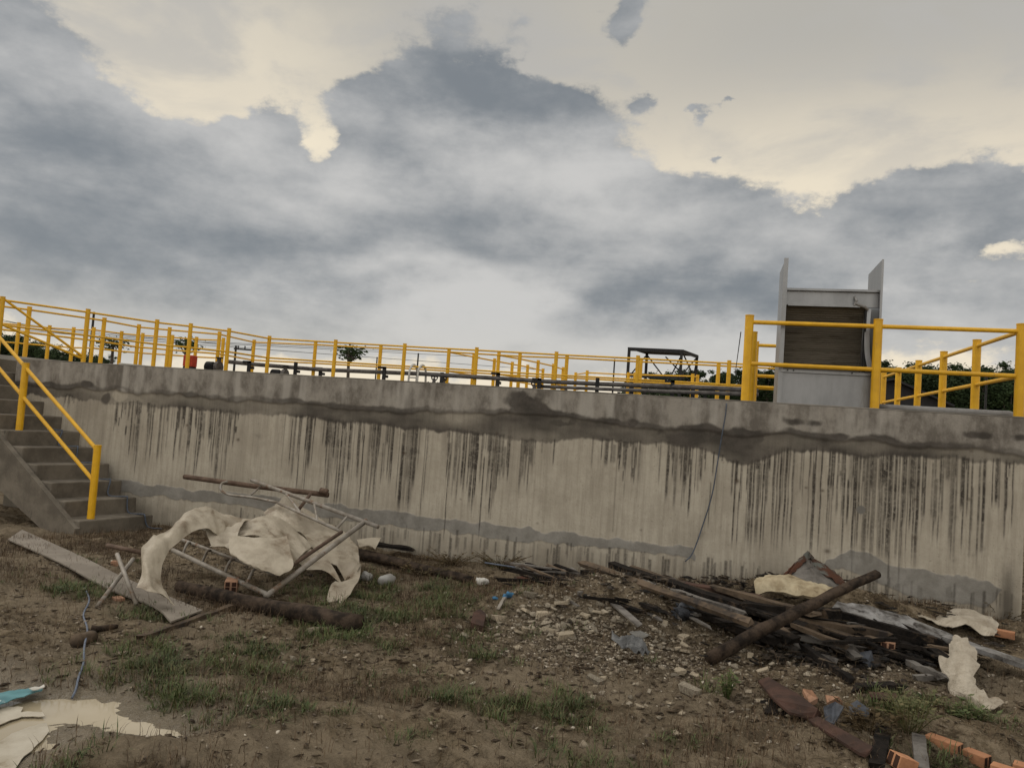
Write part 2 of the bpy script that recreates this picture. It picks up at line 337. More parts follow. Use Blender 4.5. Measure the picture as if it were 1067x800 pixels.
cA = q.mix(q.math('MULTIPLY', q.attr('damp'), .85), cA, (.235, .188, .122))
q.put(b.inputs['Base Color'], cA); q.put(b.inputs['Roughness'], q.math('MULTIPLY_ADD', q.attr('damp'), -.6, .93)); q.put(b.inputs['Specular IOR Level'], q.math('MULTIPLY_ADD', q.attr('damp'), .4, .06))
hh = q.math('ADD', q.math('MULTIPLY', q.noise(P, 60, 5, .7), .6), q.noise(P, 16, 7, .7))
q.put(b.inputs['Normal'], q.bump(hh, 1.0, .06))
tag(grid_obj('ground', GX, GY, GZ, M, {'moss': gr_, 'grit': rub_, 'damp': wet_, 'sand': sand_}), kind='structure')

# milky puddle water, level sheet inside the hollow
M, nt, b, o_ = nodes('milky_water'); q = NT(nt); P = q.obj()
q.put(b.inputs['Base Color'], q.mix(q.ramp(q.noise(P, 1.5, 4), .38, .62), (.30, .245, .155), (.35, .295, .205))); b.inputs['Roughness'].default_value = .06; b.inputs['Specular IOR Level'].default_value = .5
px_ = np.linspace(-7.5, -1.8, 180); py_ = np.linspace(-6.6, -3.2, 110); PX, PY = np.meshgrid(px_, py_, indexing='ij')
dep = np.zeros_like(PX)
bm = bmesh.new(); gv = hgt(PX, PY)
ok = (gv < PUDZ+.03) & (pud_sd(PX, PY) < .25)
vid = {}
mw = MB()
for i in range(ok.shape[0]-1):
    for j in range(ok.shape[1]-1):
        if ok[i, j] or ok[i+1, j] or ok[i, j+1] or ok[i+1, j+1]:
            ids = []
            for a, c in ((i, j), (i+1, j), (i+1, j+1), (i, j+1)):
                if (a, c) not in vid: vid[(a, c)] = len(mw.v); mw.v.append(Vector((PX[a, c], PY[a, c], PUDZ)))
                ids.append(vid[(a, c)])
            mw.f.append(tuple(ids))
tag(mw.build('puddle', M), kind='structure')

# ------------------------------------------------------------------ tank front wall
STP = .008; XL = YP(18, 380, 0).x; XR = YP(1069, 520, 0).x; WT = 2.0
wx = np.arange(XL, XR, STP); wz = np.arange(-.25, WT+.001, STP)
WX, WZ = np.meshgrid(wx, wz, indexing='ij')
def XW(px, py=None):    # photo column to wall x
    py = py or 480; return YP(px, py, 0).x
ctrl = [(60, 1.71, 1.57), (110, 1.69, 1.53), (200, 1.69, 1.54), (300, 1.69, 1.53), (400, 1.69, 1.50), (480, 1.70, 1.49), (530, 1.76, 1.47), (548, 1.93, 1.45), (575, 1.80, 1.46), (610, 1.74, 1.53), (660, 1.70, 1.52), (700, 1.70, 1.54), (735, 1.72, 1.50), (760, 1.69, 1.42), (780, 1.67, 1.38), (800, 1.69, 1.45), (825, 1.72, 1.56), (860, 1.70, 1.57), (900, 1.72, 1.55), (940, 1.70, 1.57), (990, 1.69, 1.60), (1060, 1.68, 1.58)]
cx_ = np.array([XW(c[0], 440) for c in ctrl]); hi = np.interp(wx, cx_, [c[1] for c in ctrl]); lo = np.interp(wx, cx_, [c[2] for c in ctrl])
jag = fbm(wx*3.5, wx*0, 5, 91)-.5
hi = hi + .025 + .09*jag; lo = lo - .045 + .07*(fbm(wx*5, wx*0+3, 5, 95)-.5) + .02*(vn(wx*40, wx*0, 7)-.5)
n2 = fbm(WX*6, WZ*6, 4, 61)
wet = sst(0, .035, hi[:, None]-WZ+.07*(n2-.5)) * sst(-.012, .02, WZ-lo[:, None]+.04*(n2-.5))
wet = wet*np.clip(.78+1.5*(fbm(WX*1.1, WZ*3, 4, 66)-.45), .35, 1)
blotch = np.zeros_like(WX)     # dark seep blotches over the band
for (px, py, sx, sz, w) in [(110, 415, .10, .10, .9), (90, 400, .12, .05, .8), (545, 420, .22, .13, 1), (590, 440, .3, .07, .9), (775, 455, .28, .11, 1.1), (735, 450, .16, .07, .9), (840, 440, .2, .05, .8), (1040, 455, .4, .04, .6), (690, 450, .15, .08, .6), (880, 455, .25, .05, .7), (660, 440, .15, .06, .5)]:
    p = YP(px, py, 0); blotch = np.maximum(blotch, w*np.exp(-(((WX-p.x)/sx)**2+((WZ-p.z)/sz)**2)**1.5))
n5 = fbm(WX*9, WZ*9, 5, 161)
wet = np.clip(np.maximum(wet, sst(.28, .72, blotch+1.0*(n2-.5)+.5*(n5-.5))*.95), 0, 1.1)
for (px, py, sx, sz) in [(125, 412, .14, .11), (785, 445, .12, .045), (655, 425, .1, .05)]:      # lighter scabs inside it
    p = YP(px, py, 0); wet = wet*(1-.85*sst(.4, .6, np.exp(-(((WX-p.x)/sx)**2+((WZ-p.z)/sz)**2))+.3*(n2-.5)))
drip = np.zeros_like(WX); rg = np.random.default_rng(5)
zones = [(62, 130, 26, .35), (130, 330, 100, .8), (330, 520, 110, .9), (520, 640, 60, .65), (640, 735, 45, .5), (735, 775, 3, .35), (772, 850, 34, 1.35), (850, 905, 22, 1.5), (905, 965, 40, 1.5), (965, 1062, 32, 1.15)]
for (a, bb, n, ml) in zones:
    xa, xb = XW(a), XW(bb); xp = (xa+xb)/2
    for k in range(int(n*1.5)):
        x = rg.uniform(xa, xb)
        if rg.random() < .45 and k: x = xp + rg.normal(0, .05)
        if bb < 740 and float(vn(np.array([x*1.3]), np.array([3.]), 301)[0]) < rg.uniform(.2, .5): continue
        xp = x; i = int((x-XL)/STP)
        if i < 2 or i > len(wx)-3: continue
        z0 = lo[i]+.03 if rg.random() < .85 else lo[i]-rg.uniform(0, .3); L = min(ml*rg.beta(1.3, 1.8)*1.4*(.55+.9*float(vn(np.array([x*.9]), np.array([7.]), 303)[0])), z0-.42 if rg.random() < .9 else 9); wdt = rg.choice([.0055, .0075, .010, .014, .021], p=[.26, .34, .24, .1, .06]); st = rg.uniform(.35, 1.0)*(.6 if wdt > .025 else 1)
        sl = slice(max(0, i-6), min(len(wx), i+7)); d = WX[sl]-x-.006*(vn(WZ[sl]*5, WZ[sl]*0+x, 3)-.5)
        t = (z0-WZ[sl])/max(L, .05); prof = np.exp(-(d/wdt)**4)*sst(-.04, .02, t)*(1-sst(.75, 1.03, t))*(.72+.4*vn(WZ[sl]*14, WZ[sl]*0+x*9, 5))
        drip[sl] = np.maximum(drip[sl], prof*st)
for k in range(210):
    x = rg.uniform(XW(240), XW(1060)); i = int((x-XL)/STP); z0 = rg.uniform(.24, .34); L = rg.uniform(.1, .4); wdt = rg.choice([.006, .01, .016]); sl = slice(max(0, i-6), min(len(wx), i+7)); t = (z0-WZ[sl])/L
    drip[sl] = np.maximum(drip[sl], np.exp(-((WX[sl]-x)/wdt)**4)*sst(-.04, .02, t)*(1-sst(.6, 1.03, t))*rg.uniform(.2, .7))
# broad faint run-off below the band
run = np.clip((fbm(WX*7, WZ*.35, 4, 71)-.47)*4, 0, 1)*sst(.55, 1.5, WZ+.5*(fbm(WX*1.5, WX*0, 3, 72)-.5))*sst(1.62, 1.5, WZ)*(1-.75*np.exp(-((WX-XW(752))/.3)**4))
low = [(150, .52, .36), (200, .50, .35), (300, .50, .32), (390, .49, .31), (450, .46, .31), (520, .45, .29), (600, .44, .30), (680, .43, .30), (722, .42, .31), (726, .30, .30), (855, .30, .30), (862, .47, .34), (885, .60, .33), (905, .55, .28), (935, .45, .20), (960, .46, .14), (1000, .42, .12), (1030, .40, .14), (1045, .36, .3), (1048, .3, .3)]
lx = np.array([XW(c[0], 570) for c in low]); ph = np.interp(wx, lx, [c[1] for c in low]); pl = np.interp(wx, lx, [c[2] for c in low])
plas = sst(0, .016, ph[:, None]-WZ+.11*(n2-.5))*sst(0, .016, WZ-pl[:, None]+.11*(n2-.5))*((ph-pl)[:, None] > .02)
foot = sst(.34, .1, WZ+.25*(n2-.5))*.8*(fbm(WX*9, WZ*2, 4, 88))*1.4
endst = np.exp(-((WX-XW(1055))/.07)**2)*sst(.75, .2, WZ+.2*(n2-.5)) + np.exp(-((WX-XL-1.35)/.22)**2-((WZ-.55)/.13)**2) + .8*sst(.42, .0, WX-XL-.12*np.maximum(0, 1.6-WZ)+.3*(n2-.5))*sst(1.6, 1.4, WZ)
spot = np.zeros_like(WX)
for (px, py, r_, w) in [(248, 458, .022, 1), (421, 472, .024, 1), (195, 443, .02, .8), (768, 501, .028, .9), (862, 574, .03, .9), (857, 511, .018, .9), (953, 560, .025, .7), (840, 508, .015, .8), (1010, 520, .02, .7), (954, 520, .016, .8), (335, 545, .02, .7), (668, 552, .014, .6), (480, 520, .012, .6), (560, 545, .016, .5), (1012, 470, .015, .7)]:
    p = YP(px, py, 0); spot = np.maximum(spot, w*np.exp(-(((WX-p.x)/r_)**2+((WZ-p.z)/(r_*.8))**2)))
for (px, p0, p1) in [(515, 440, 520), (643, 445, 520)]:           # formwork joint lines
    x = XW(px); spot = np.maximum(spot, .5*np.exp(-((WX-x)/.008)**2)*(WZ < 1.5)*(WZ > .5))
cop = sst(-.02, .02, WZ-np.minimum(hi, 1.78)[:, None]+.07+.04*(n2-.5))
coprun = np.clip((fbm(WX*9, WZ*1.2, 4, 131)-.5)*4, 0, 1)
p = YP(897, 531, 0); disc = sst(.052, .045, np.hypot(WX-p.x, WZ-p.z)+.01*n2)
WY = -.014*cop - .004*plas + .006*(fbm(WX*2, WZ*2, 3, 41)-.5) + .003*(n2-.5) + .0025*drip
M, nt, b, o_ = nodes('tank_wall_concrete'); q = NT(nt); P = q.obj()
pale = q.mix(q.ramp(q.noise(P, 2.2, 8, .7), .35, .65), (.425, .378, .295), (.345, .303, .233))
pale = q.mix(q.ramp(q.noise(q.mapping(P, (22, 1, 1.3)), 1, 5, .7), .42, .66, 0, .45), pale, (.235, .20, .15))
pale = q.mix(q.ramp(q.noise(P, 42, 5, .7), .58, .7, 0, .55), pale, (.17, .142, .105))
copc = q.mix(q.ramp(q.noise(q.mapping(P, (1, 1, .6)), 4, 8, .72), .36, .64), (.27, .242, .20), (.125, .108, .087))
copc = q.mix(q.math('MULTIPLY', q.attr('coprun'), .7), copc, (.36, .33, .28))
plc = q.mix(q.ramp(q.noise(P, 5, 7, .65), .35, .65), (.255, .238, .205), (.18, .166, .14))
wetc = q.mix(q.ramp(q.noise(P, 5, 7, .72), .38, .62), (.068, .057, .046), (.040, .034, .027))
c = q.mix(q.math('MULTIPLY', q.attr('run'), .38), pale, (.12, .098, .072))
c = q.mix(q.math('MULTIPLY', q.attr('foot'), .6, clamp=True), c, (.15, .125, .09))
c = q.mix(q.math('MULTIPLY', q.attr('plas'), .96), c, plc)
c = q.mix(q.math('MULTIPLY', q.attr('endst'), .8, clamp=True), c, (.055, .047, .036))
c = q.mix(q.attr('coping'), c, copc)
dr = q.math('MULTIPLY', q.attr('drip'), q.ramp(q.noise(P, 30, 4, .7), .32, .55, .6, 1.0))
c = q.mix(q.math('MULTIPLY', dr, 1.15, clamp=True), c, (.048, .040, .031))
c = q.mix(q.math('MULTIPLY', q.attr('wet'), .95, clamp=True), c, wetc)
c = q.mix(q.math('MULTIPLY', q.attr('spot'), .85), c, (.055, .035, .022))
c = q.mix(q.attr('disc'), c, (.15, .138, .118))
q.put(b.inputs['Base Color'], c); b.inputs['Roughness'].default_value = .9; b.inputs['Specular IOR Level'].default_value = .25
hh = q.math('ADD', q.math('MULTIPLY', q.noise(P, 60, 5, .7), .5), q.noise(P, 11, 6, .6))
q.put(b.inputs['Normal'], q.bump(hh, .45, .012))
tank = thing('tank_wall', 'long stained concrete tank wall with dark wet band and running black drips', 'wall', ((XL+XR)/2, .1, 0))
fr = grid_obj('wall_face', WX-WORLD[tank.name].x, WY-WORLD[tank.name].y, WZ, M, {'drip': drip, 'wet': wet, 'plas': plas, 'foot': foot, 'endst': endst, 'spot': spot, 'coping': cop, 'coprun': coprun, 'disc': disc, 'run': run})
fr.parent = tank; WORLD[fr.name] = WORLD[tank.name]
mb = MB(); mb.box(XL+.004, XR-.018, .02, .27, -.3, WT-.004); mb.build('wall_core', CONC, tank)
mb = MB(); mb.box(XL, XR-STP, -.012, .29, WT+.001, WT+.012); mb.build('top_slab', COPE, tank)
mb = MB(); mb.box(XR-.30, XR-.0145, .275, 9, -.3, WT-.003); mb.build('side_wall', CONC, tank)
mb = MB(); mb.box(XL, XR-.31, .30, 8, 1.3, 1.36); tag(mb.build('tank_water', CABLE), kind='structure')
# service deck the machine stands on
xd0 = YP(770, 420, .3).x
mb = MB(); mb.box(xd0, XR-.32, .30, 3.6, 1.85, WT+.004); tag(mb.build('machine_deck', CONC), 'concrete deck behind the wall top carrying the steel machine', 'deck')

# ------------------------------------------------------------------ stair
th_ = R(27.5)
e_cam = Vector((-math.sin(th_), -math.cos(th_))); r_cam = Vector((-math.cos(th_), math.sin(th_)))     # (right, forward)
def c2w(v): return R0*v.x + Fh*v.y
E = c2w(e_cam); RUN = c2w(r_cam)
Q = ZP(156, 552, 0); Q.z = 0
NS, RISE, GO, WID = 11, WT/11, .305, .92
st = thing('staircase', 'bare concrete staircase with yellow handrail climbing to the tank top', 'stairs', Q+E*(WID/2))
def sp(i, w, z): return Q + RUN*(GO*i) + E*w + Vector((0, 0, z))
for i in range(NS):
    mb = MB(); jj = random.uniform(-.012, .012)
    z1 = RISE*(i+1); zb = max(-.2, z1-.42); e1 = i+1.0 if i < NS-1 else i+5
    w0 = -.02+random.uniform(-.02, .03) ; w1 = WID+random.uniform(-.03, .01)
    A = [sp(i, w0, zb), sp(i, w1, zb), sp(e1+.15, w1, zb), sp(e1+.15, w0, zb)]; B = [Vector((p.x, p.y, z1)) for p in A]
    if i == NS-1: zb = z1-.42
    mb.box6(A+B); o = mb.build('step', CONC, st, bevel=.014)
mb = MB()                # sloping flank slab below the steps
for wa, wb in ((WID-.015, WID+.05),):
    P0 = [sp(.1, wa, -.2), sp(.1, wb, -.2), sp(NS+3, wb, WT-.5), sp(NS+3, wa, WT-.5)]
    P1 = [sp(-.05, wa, .10), sp(-.05, wb, .10), sp(NS-.4, wb, WT-.07), sp(NS-.4, wa, WT-.07)]
    mb.add([P0[0], P0[1], P1[1], P1[0], P1[2], P1[3], P0[2], P0[3], sp(NS+3, wb, WT-.07), sp(NS+3, wa, WT-.07)],
           [(0, 1, 2, 3), (3, 2, 4, 5), (5, 4, 8, 9), (9, 8, 6, 7), (0, 7, 6, 1), (1, 6, 8, 4, 2), (0, 3, 5, 9, 7)])
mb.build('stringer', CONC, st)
PR, RR = .045, .0205
def post(root, p, h, r=PR, name='post'):
    mb = MB(); p = Vector(p); mb.path([p, p+Vector((0, 0, h-.012)), p+Vector((0, 0, h-.011)), p+Vector((0, 0, h))], [r, r, r*1.06, r*1.06], 14); return mb.build(name, YEL, root)
def rail(root, pts, r=RR, name='rail', m_=YEL):
    mb = MB()
    for a, b in zip(pts[:-1], pts[1:]): mb.tube(a, b, r, 10)
    return mb.build(name, m_, root)
hr = thing('stair_handrail', 'yellow sloping handrail with two posts on the concrete staircase', 'handrail', sp(.35, WID-.14, RISE))
s0 = sp(.3, WID-.2, RISE); s1 = sp(5.35, WID-.2, RISE*6); s2 = sp(10.4, WID-.2, RISE*11)
for p_ in (s0, s1, s2): post(hr, p_, .84, .041)
up = Vector((0, 0, 1))
rail(hr, [s0+up*.78, s1+up*.78, s2+up*.78], .022, 'top_rail'); rail(hr, [s0+up*.42, s1+up*.42, s2+up*.42], .022, 'mid_rail')
cp = [sp(-.5, -.05, .03), sp(-.12, .06, .05)]
for i in range(6): cp += [sp(i-.05, .10+.03*i, RISE*(i+1)+.004), sp(i+.12, .10+.03*i, RISE*(i+1)+.014), sp(i+.86, .12+.035*i+.04*math.sin(i*2.1), RISE*(i+1)+.012)]
mb = MB(); mb.path(cr(cp, 4), .009, 6)
tag(mb.build('blue_cable', CABLE, smooth=True), 'thin blue cable trailing down over the concrete steps', 'cable')

# ------------------------------------------------------------------ railings on the tanks
def row(name, label, tops, ztop, h=1.10, f1=.94, f2=.51, extra=None, close=None, drop=(), pr=PR):
    pts = [ZP(a, b, ztop) for a, b in tops]; base = pts[0]-up*h
    t = thing(name, label, 'railing', base, 'yellow pipe railings on the tanks')
    for i, p_ in enumerate(pts):
        if i not in drop: post(t, p_-up*h, h, pr)
    rail(t, [p_-up*(h*(1-f1)) for p_ in pts], name='top_rail'); rail(t, [p_-up*(h*(1-f2)) for p_ in pts], name='mid_rail')
    return t, pts
ZT = 3.32
tA, ptsA = row('railing', 'long yellow railing standing nearest behind the wall top', [(-60, 300), (3, 309), (92, 322), (164, 333), (199, 337), (239, 342), (281, 350), (350, 354), (422, 358), (497, 362), (580, 366.5), (665, 370.5), (760, 375.5), (830, 379)], ZT)
tB, ptsB = row('railing', 'yellow walkway railing running parallel close behind the long front one', [(-50, 309), (31, 319.5), (109, 331), (145, 338), (177, 341), (229, 345.5), (265, 354), (329, 356.5), (397, 360), (468, 364), (542, 368.5), (591, 370), (668, 374), (749, 378), (830, 382)], ZT)
tC, ptsC = row('railing', 'farther yellow railing with small posts above the stair end', [(-40, 330), (20, 336), (52, 339), (77, 341), (98, 341), (127, 345), (149, 347), (180, 349), (205, 351), (233, 352)], ZT)
tD, ptsD = row('railing', 'yellow railing receding across the middle tank with shrinking posts', [(468, 364.2), (494, 369.3), (515.5, 373.5), (534, 377), (550, 380), (566, 384)], ZT)
tE, ptsE = row('railing', 'second receding yellow railing beside the one crossing the middle tank', [(520, 367.3), (542, 371.3), (561, 375.3), (577, 379), (587, 382.5)], ZT)
tF, ptsF = row('railing', 'low far yellow railing under the open steel shed', [(600, 388), (612, 386), (655, 388), (662, 388), (722, 389.5), (727, 390.5)], 3.32)
# sloping handrail at the stair head
t = thing('sloping_handrail', 'pair of yellow sloping pipes ending at a post foot above the stair', 'handrail', ptsA[2]-up*1.0)
rail(t, [ptsA[1]-up*.03, ptsA[2]-up*.98], .024, 'top_rail'); rail(t, [ptsA[1]-up*.50+Vector((-.5, 0, .13)), ptsA[1]-up*.52, ptsA[2]-up*1.02], .024, 'mid_rail')
# front platform rail
ZF = 2.925
fr_tops = [(781, 330), (915, 337), (1064.5, 339.5)]
t = thing('railing', 'thick yellow front railing on the wall top before the steel machine', 'railing', (XR-1, .06, WT), 'yellow pipe railings on the tanks')
F = []
for a, b in fr_tops:
    p_ = YP(a, b+3, .055); F.append(Vector((p_.x, .055, WT+.012)))
for p_ in F: post(t, p_, .92)
rail(t, [p_+up*.845 for p_ in F], .0225, 'top_rail'); rail(t, [p_+up*.40 for p_ in F], .0225, 'mid_rail')
S_ = [F[2]+Vector((.0, y, 0)) for y in (1.28, 2.54, 3.75, 4.95, 6.0)]
t = thing('railing', 'yellow railing receding along the side wall from the corner post', 'railing', S_[0], 'yellow pipe railings on the tanks')
for p_ in S_: post(t, p_, .92)
rail(t, [F[2]+up*.845+Vector((0, .05, 0))]+[p_+up*.845 for p_ in S_], .0225, 'top_rail'); rail(t, [F[2]+up*.40+Vector((0, .05, 0))]+[p_+up*.40 for p_ in S_], .0225, 'mid_rail')
B_ = [ZP(785.5, 345.6, ZF), ZP(787.5, 355.7, ZF)]
B_ += [B_[1]+Vector((1.1, 0, 0))]
for p_ in B_: p_.z = WT+.004
t = thing('railing', 'yellow railing behind the steel machine, two posts beside its plate', 'railing', B_[0], 'yellow pipe railings on the tanks')
for p_ in B_: post(t, p_, .92)
rail(t, [p_+up*.87 for p_ in B_[1:]], .0225, 'top_rail'); rail(t, [p_+up*.46 for p_ in B_[1:]], .0225, 'mid_rail'); rail(t, [p_+up*.31 for p_ in B_[1:]], .0225, 'low_rail')
# second tank (its rim carries the railings)
ys = [p_.y for p_ in ptsA]; 
mb = MB(); front = [Vector((p_.x, p_.y-.10, 0)) for p_ in ptsA]; back = [Vector((p_.x, max(p_.y+9, 13), 0)) for p_ in ptsA]; n = len(front); zt = ZT-1.10
vs = [v+up*zt for v in front]+[v+up*zt for v in back]+[v-up*.2 for v in front]+[v-up*.2 for v in back]
fs = [(i, i+1, n+i+1, n+i) for i in range(n-1)]+[(2*n+i, 2*n+i+1, i+1, i) for i in range(n-1)]+[(2*n, 0, n, 3*n), (n-1, 3*n-1, 4*n-1, 2*n-1)]+[(n+i, n+i+1, 3*n+i+1, 3*n+i) for i in range(n-1)]
mb.add(vs, fs); tag(mb.build('rear_tank', CONC2), 'rear concrete tank whose rim carries the far yellow railings', 'tank')
DK = zt

# ------------------------------------------------------------------ steel screen machine
mc = thing('screen_machine', 'stainless steel box screen with brown mesh and two tall side plates', 'machine', YP(857, 424, .2)*1.0)
yf = .16
a0 = YP(805.5, 422, yf).x; a1 = YP(907, 427, yf).x; zb0 = WT+.012
def zat(px, py, y=yf): return YP(px, py, y).z
zp = (zat(813, 386)+zat(908, 389.5))/2; ztop = zat(813.5, 299); zpl = zat(813, 269)
x0 = a0+.075; x1 = a1
mb = MB(); mb.box(x0-.02, x1, yf, yf+.02, zb0, zp); mb.build('front_panel', STEEL, mc)
mb = MB(); mb.box(x0-.02, x1, yf-.03, yf-.002, zp-.02, zp+.012); mb.build('panel_lip', STEEL, mc)
dpt = .70
# left plate: flat sheet with flanged front edge
def plate(xa, xb, name, flange):
    m2 = MB(); prof = [(yf-.01, zb0), (yf-.01, zpl), (yf+.12, zpl+.0), (yf+dpt, ztop+.30), (yf+dpt, zb0)]
    m2.add([(xa, y, z) for y, z in prof]+[(xb, y, z) for y, z in prof], [(0, 1, 2, 3, 4), (9, 8, 7, 6, 5)]+[(i, 5+i, 5+(i+1) % 5, (i+1) % 5) for i in range(5)])
    m2.build(name, STEEL, mc)
    m3 = MB(); m3.box(*flange, yf-.016, yf-.0105, zb0, zpl); return m3
xr = YP(917, 340, yf).x
plate(a0+.055, a0+.063, 'side_plate', None or (a0+.035, a0+.08)).build('plate_flange', STEEL, mc)
plate(xr-.006, xr+.002, 'side_plate', (xr-.014, xr+.008)).build('plate_flange', STEEL, mc)
xi0 = a0+.065; xi1 = xr-.008
ztb = zat(813, 316)
mb = MB(); mb.box(xi0, xi1, yf+.10, yf+.13, ztb, ztop); mb.build('head_beam', STEEL, mc)
mb = MB(); mb.box(xi0, xi1, yf+.06, yf+.099, ztop-.02, ztop+.004); mb.build('beam_lip', STEEL, mc)
mb = MB()          # inclined slightly hollow screen with fine slots
sx0 = xi0+.01; sx1 = x1-.075; n = 60; vs = []
for i in range(n+1):
    t_ = i/n; z = zp+.02+(ztb-zp-.02)*t_; y = yf+.09+.24*(1-t_)**0.6*.5+.12*math.sin(t_*math.pi)*.5+(.004 if i % 2 else 0)
    vs += [(sx0, y, z), (sx1, y, z)]
mb.add(vs, [(2*i, 2*i+1, 2*i+3, 2*i+2) for i in range(n)]); solid(mb.build('wire_screen', SCREEN, mc), .006)
mb = MB(); mb.box(sx0+.03, sx1-.06, yf+.05, yf+.085, ztb-.012, ztb+.012); mb.build('spray_bar', STEEL, mc)
mb = MB(); mb.box(sx1-.01, sx1+.01, yf+.06, yf+.10, zp+.02, ztb-.01); mb.box(sx1+.012, sx1+.03, yf+.14, yf+.2, zp+.02, ztb-.01); mb.build('screen_stile', BLACK, mc)
ctl = cr([(x1-.045, yf+.09, ztb-.02), (x1-.055, yf+.07, zp+.5), (x1-.05, yf+.05, zp+.25), (x1-.02, yf+.02, zp+.06)], 6)
mb = MB()
for a, b in zip(ctl[:-1], ctl[1:]): mb.beam(a, b, .05, .012, up=(0, -1, .2))
mb.build('curved_flange', STEEL, mc)
mb = MB(); mb.path([(sx1-.11, yf+.09, ztop-.07), (sx1-.10, yf+.04, ztop-.12), (sx1-.12, yf+.05, ztop-.17)], .012, 8); mb.path([(sx1-.11, yf+.05, ztb+.03), (sx1-.02, yf+.04, ztb-.005), (sx1+.02, yf+.06, ztb-.03)], .016, 8); mb.build('outlet_hose', PIPEL, mc)
mb = MB(); mb.box(xi0, xi1, yf+dpt-.03, yf+dpt-.01, zb0, ztop-.1); mb.build('back_panel', STEEL, mc)
mb = MB()
for bx_ in (x0+.05, x0+.11, x1-.2): mb.path([(bx_, yf-.045, zp+.0), (bx_, yf-.028, zp+.0)], .008, 8)
mb.build('bolts', BLACK, mc)
# pipe lying on the wall top near the corner
mb = MB(); pa = YP(916, 425, .33); pb = YP(1052, 432.5, .30); pa.z = pb.z = WT+.045
mb.path(cr([pa, pa.lerp(pb, .45), pa.lerp(pb, .9), pb, pb+Vector((.05, -.02, -.04))], 4), .032, 10)
tag(mb.build('water_pipe', PIPEL, smooth=True), 'grey pipe lying along the wall top between the thick yellow posts', 'pipe')

# ------------------------------------------------------------------ pipes and small plant on the rear tank
def pipe_run(pts, zz, r, lab, m_=PIPE):
    P_ = [ZP(a, b, zz) for a, b in pts]; t = thing('pipeline', lab, 'pipe', Vector((P_[0].x, P_[0].y, DK)))
    mb = MB(); mb.path(P_, r, 10); mb.build('pipe', m_, t, smooth=True); return t, P_
t, P_ = pipe_run([(238, 376.8), (262, 379.3), (332, 385), (440, 389.5), (508, 393.5), (570, 397.5), (622, 400), (722, 403.5), (790, 406.5)], 2.62, .05, 'thick grey pipeline on black stands running along the rear tank rim')
for k, (a, b, zz) in enumerate([(262, 379, 2.62), (310, 383, 2.62), (336, 385.5, 2.62), (402, 388, 2.62), (462, 391, 2.62), (520, 394.5, 2.62), (563, 397, 2.62), (623, 400, 2.62), (659, 402, 2.62), (701, 403, 2.62), (722, 404, 2.62)]):
    p_ = ZP(a, b, zz); mb = MB(); tt = .13 if k % 2 else .06
    mb.box(p_.x-.04, p_.x+.04, p_.y-.12, p_.y-.07, DK, p_.z+tt); mb.box(p_.x-.17, p_.x+.04, p_.y-.12, p_.y-.07, p_.z+tt-.05, p_.z+tt+.001) if k % 3 != 1 else None
    mb.box(p_.x-.04, p_.x+.04, p_.y-.069, p_.y+.08, p_.z-.13, p_.z-.066)
    mb.build('stand', BLACK, t)
t, P2 = pipe_run([(560, 402.5), (622, 405), (700, 408), (790, 411)], 2.50, .04, 'lower grey pipeline below the thick one near the shed')
for a, b in ((590, 403.5), (645, 406), (735, 409.3)):
    p_ = ZP(a, b, 2.5); mb = MB(); mb.box(p_.x-.03, p_.x+.03, p_.y-.03, p_.y+.03, DK, p_.z-.048); mb.build('stand', BLACK, t)
AX = [-60, 3, 92, 164, 199, 239, 281, 350, 422, 497, 580, 665, 760, 830]
def onA(px, off=.4):
    k = max(i for i in range(len(AX)-1) if AX[i] <= px); v = ptsA[k].lerp(ptsA[k+1], (px-AX[k])/(AX[k+1]-AX[k])); return Vector((v.x-off*.06, v.y+off, DK))
# red cabinet
p_ = onA(187.5, .5)
t = thing('red_cabinet', 'small red steel cabinet on the rear tank behind the yellow posts', 'cabinet', p_)
mb = MB(); mb.box(p_.x-.12, p_.x+.12, p_.y-.1, p_.y+.1, DK+.15, DK+.41); mb.build('case', REDP, t, bevel=.02)
mb = MB(); mb.box(p_.x-.09, p_.x+.09, p_.y-.105, p_.y-.1005, DK+.18, DK+.38); mb.build('door', REDP, t)
mb = MB(); mb.box(p_.x-.11, p_.x+.11, p_.y-.09, p_.y+.09, DK, DK+.149); mb.build('plinth', BLACK, t)
# pumps
def pump(px, label, sc=.7):
    p_ = onA(px, .45)
    t = thing('pump', label, 'pump', p_, 'motor pumps on the rear tank'); t.scale = (.95, .95, .95); x, y = p_.x, p_.y
    mb = MB(); mb.box(x-.38*sc, x+.38*sc, y-.12, y+.12, DK, DK+.05); mb.build('base_plate', BLACK, t)
    mb = MB(); mb.path([(x-.34*sc, y, DK+.2), (x-.3*sc, y, DK+.2), (x+.02*sc, y, DK+.2), (x+.06*sc, y, DK+.2)], [.07, .12, .12, .08], 14)
    for k in range(6): a = x-.28*sc+k*.05*sc; mb.path([(a, y, DK+.2), (a+.012, y, DK+.2)], .135, 14)
    mb.box(x-.22*sc, x-.02*sc, y-.08, y+.08, DK+.051, DK+.1); mb.build('motor', BLACK, t)
    mb = MB(); mb.path([(x+.12*sc, y, DK+.2), (x+.16*sc, y, DK+.2), (x+.3*sc, y, DK+.2)], [.06, .15, .15], 14); mb.path([(x+.24*sc, y, DK+.2), (x+.24*sc, y, DK+.42)], .05, 10); mb.box(x+.16*sc, x+.3*sc, y-.06, y+.06, DK+.051, DK+.1); mb.build('casing', PIPE, t)
    mb = MB(); mb.path([(x+.24*sc, y, DK+.421), (x+.24*sc, y, DK+.45)], .085, 12); mb.build('flange', BLACK, t)
def shrink(o, k): o.scale = (k, k, k)
pump(285, 'dark motor pump on the rear tank beside the single distant tree'); pump(214, 'dark motor pump next to the red cabinet', .6)
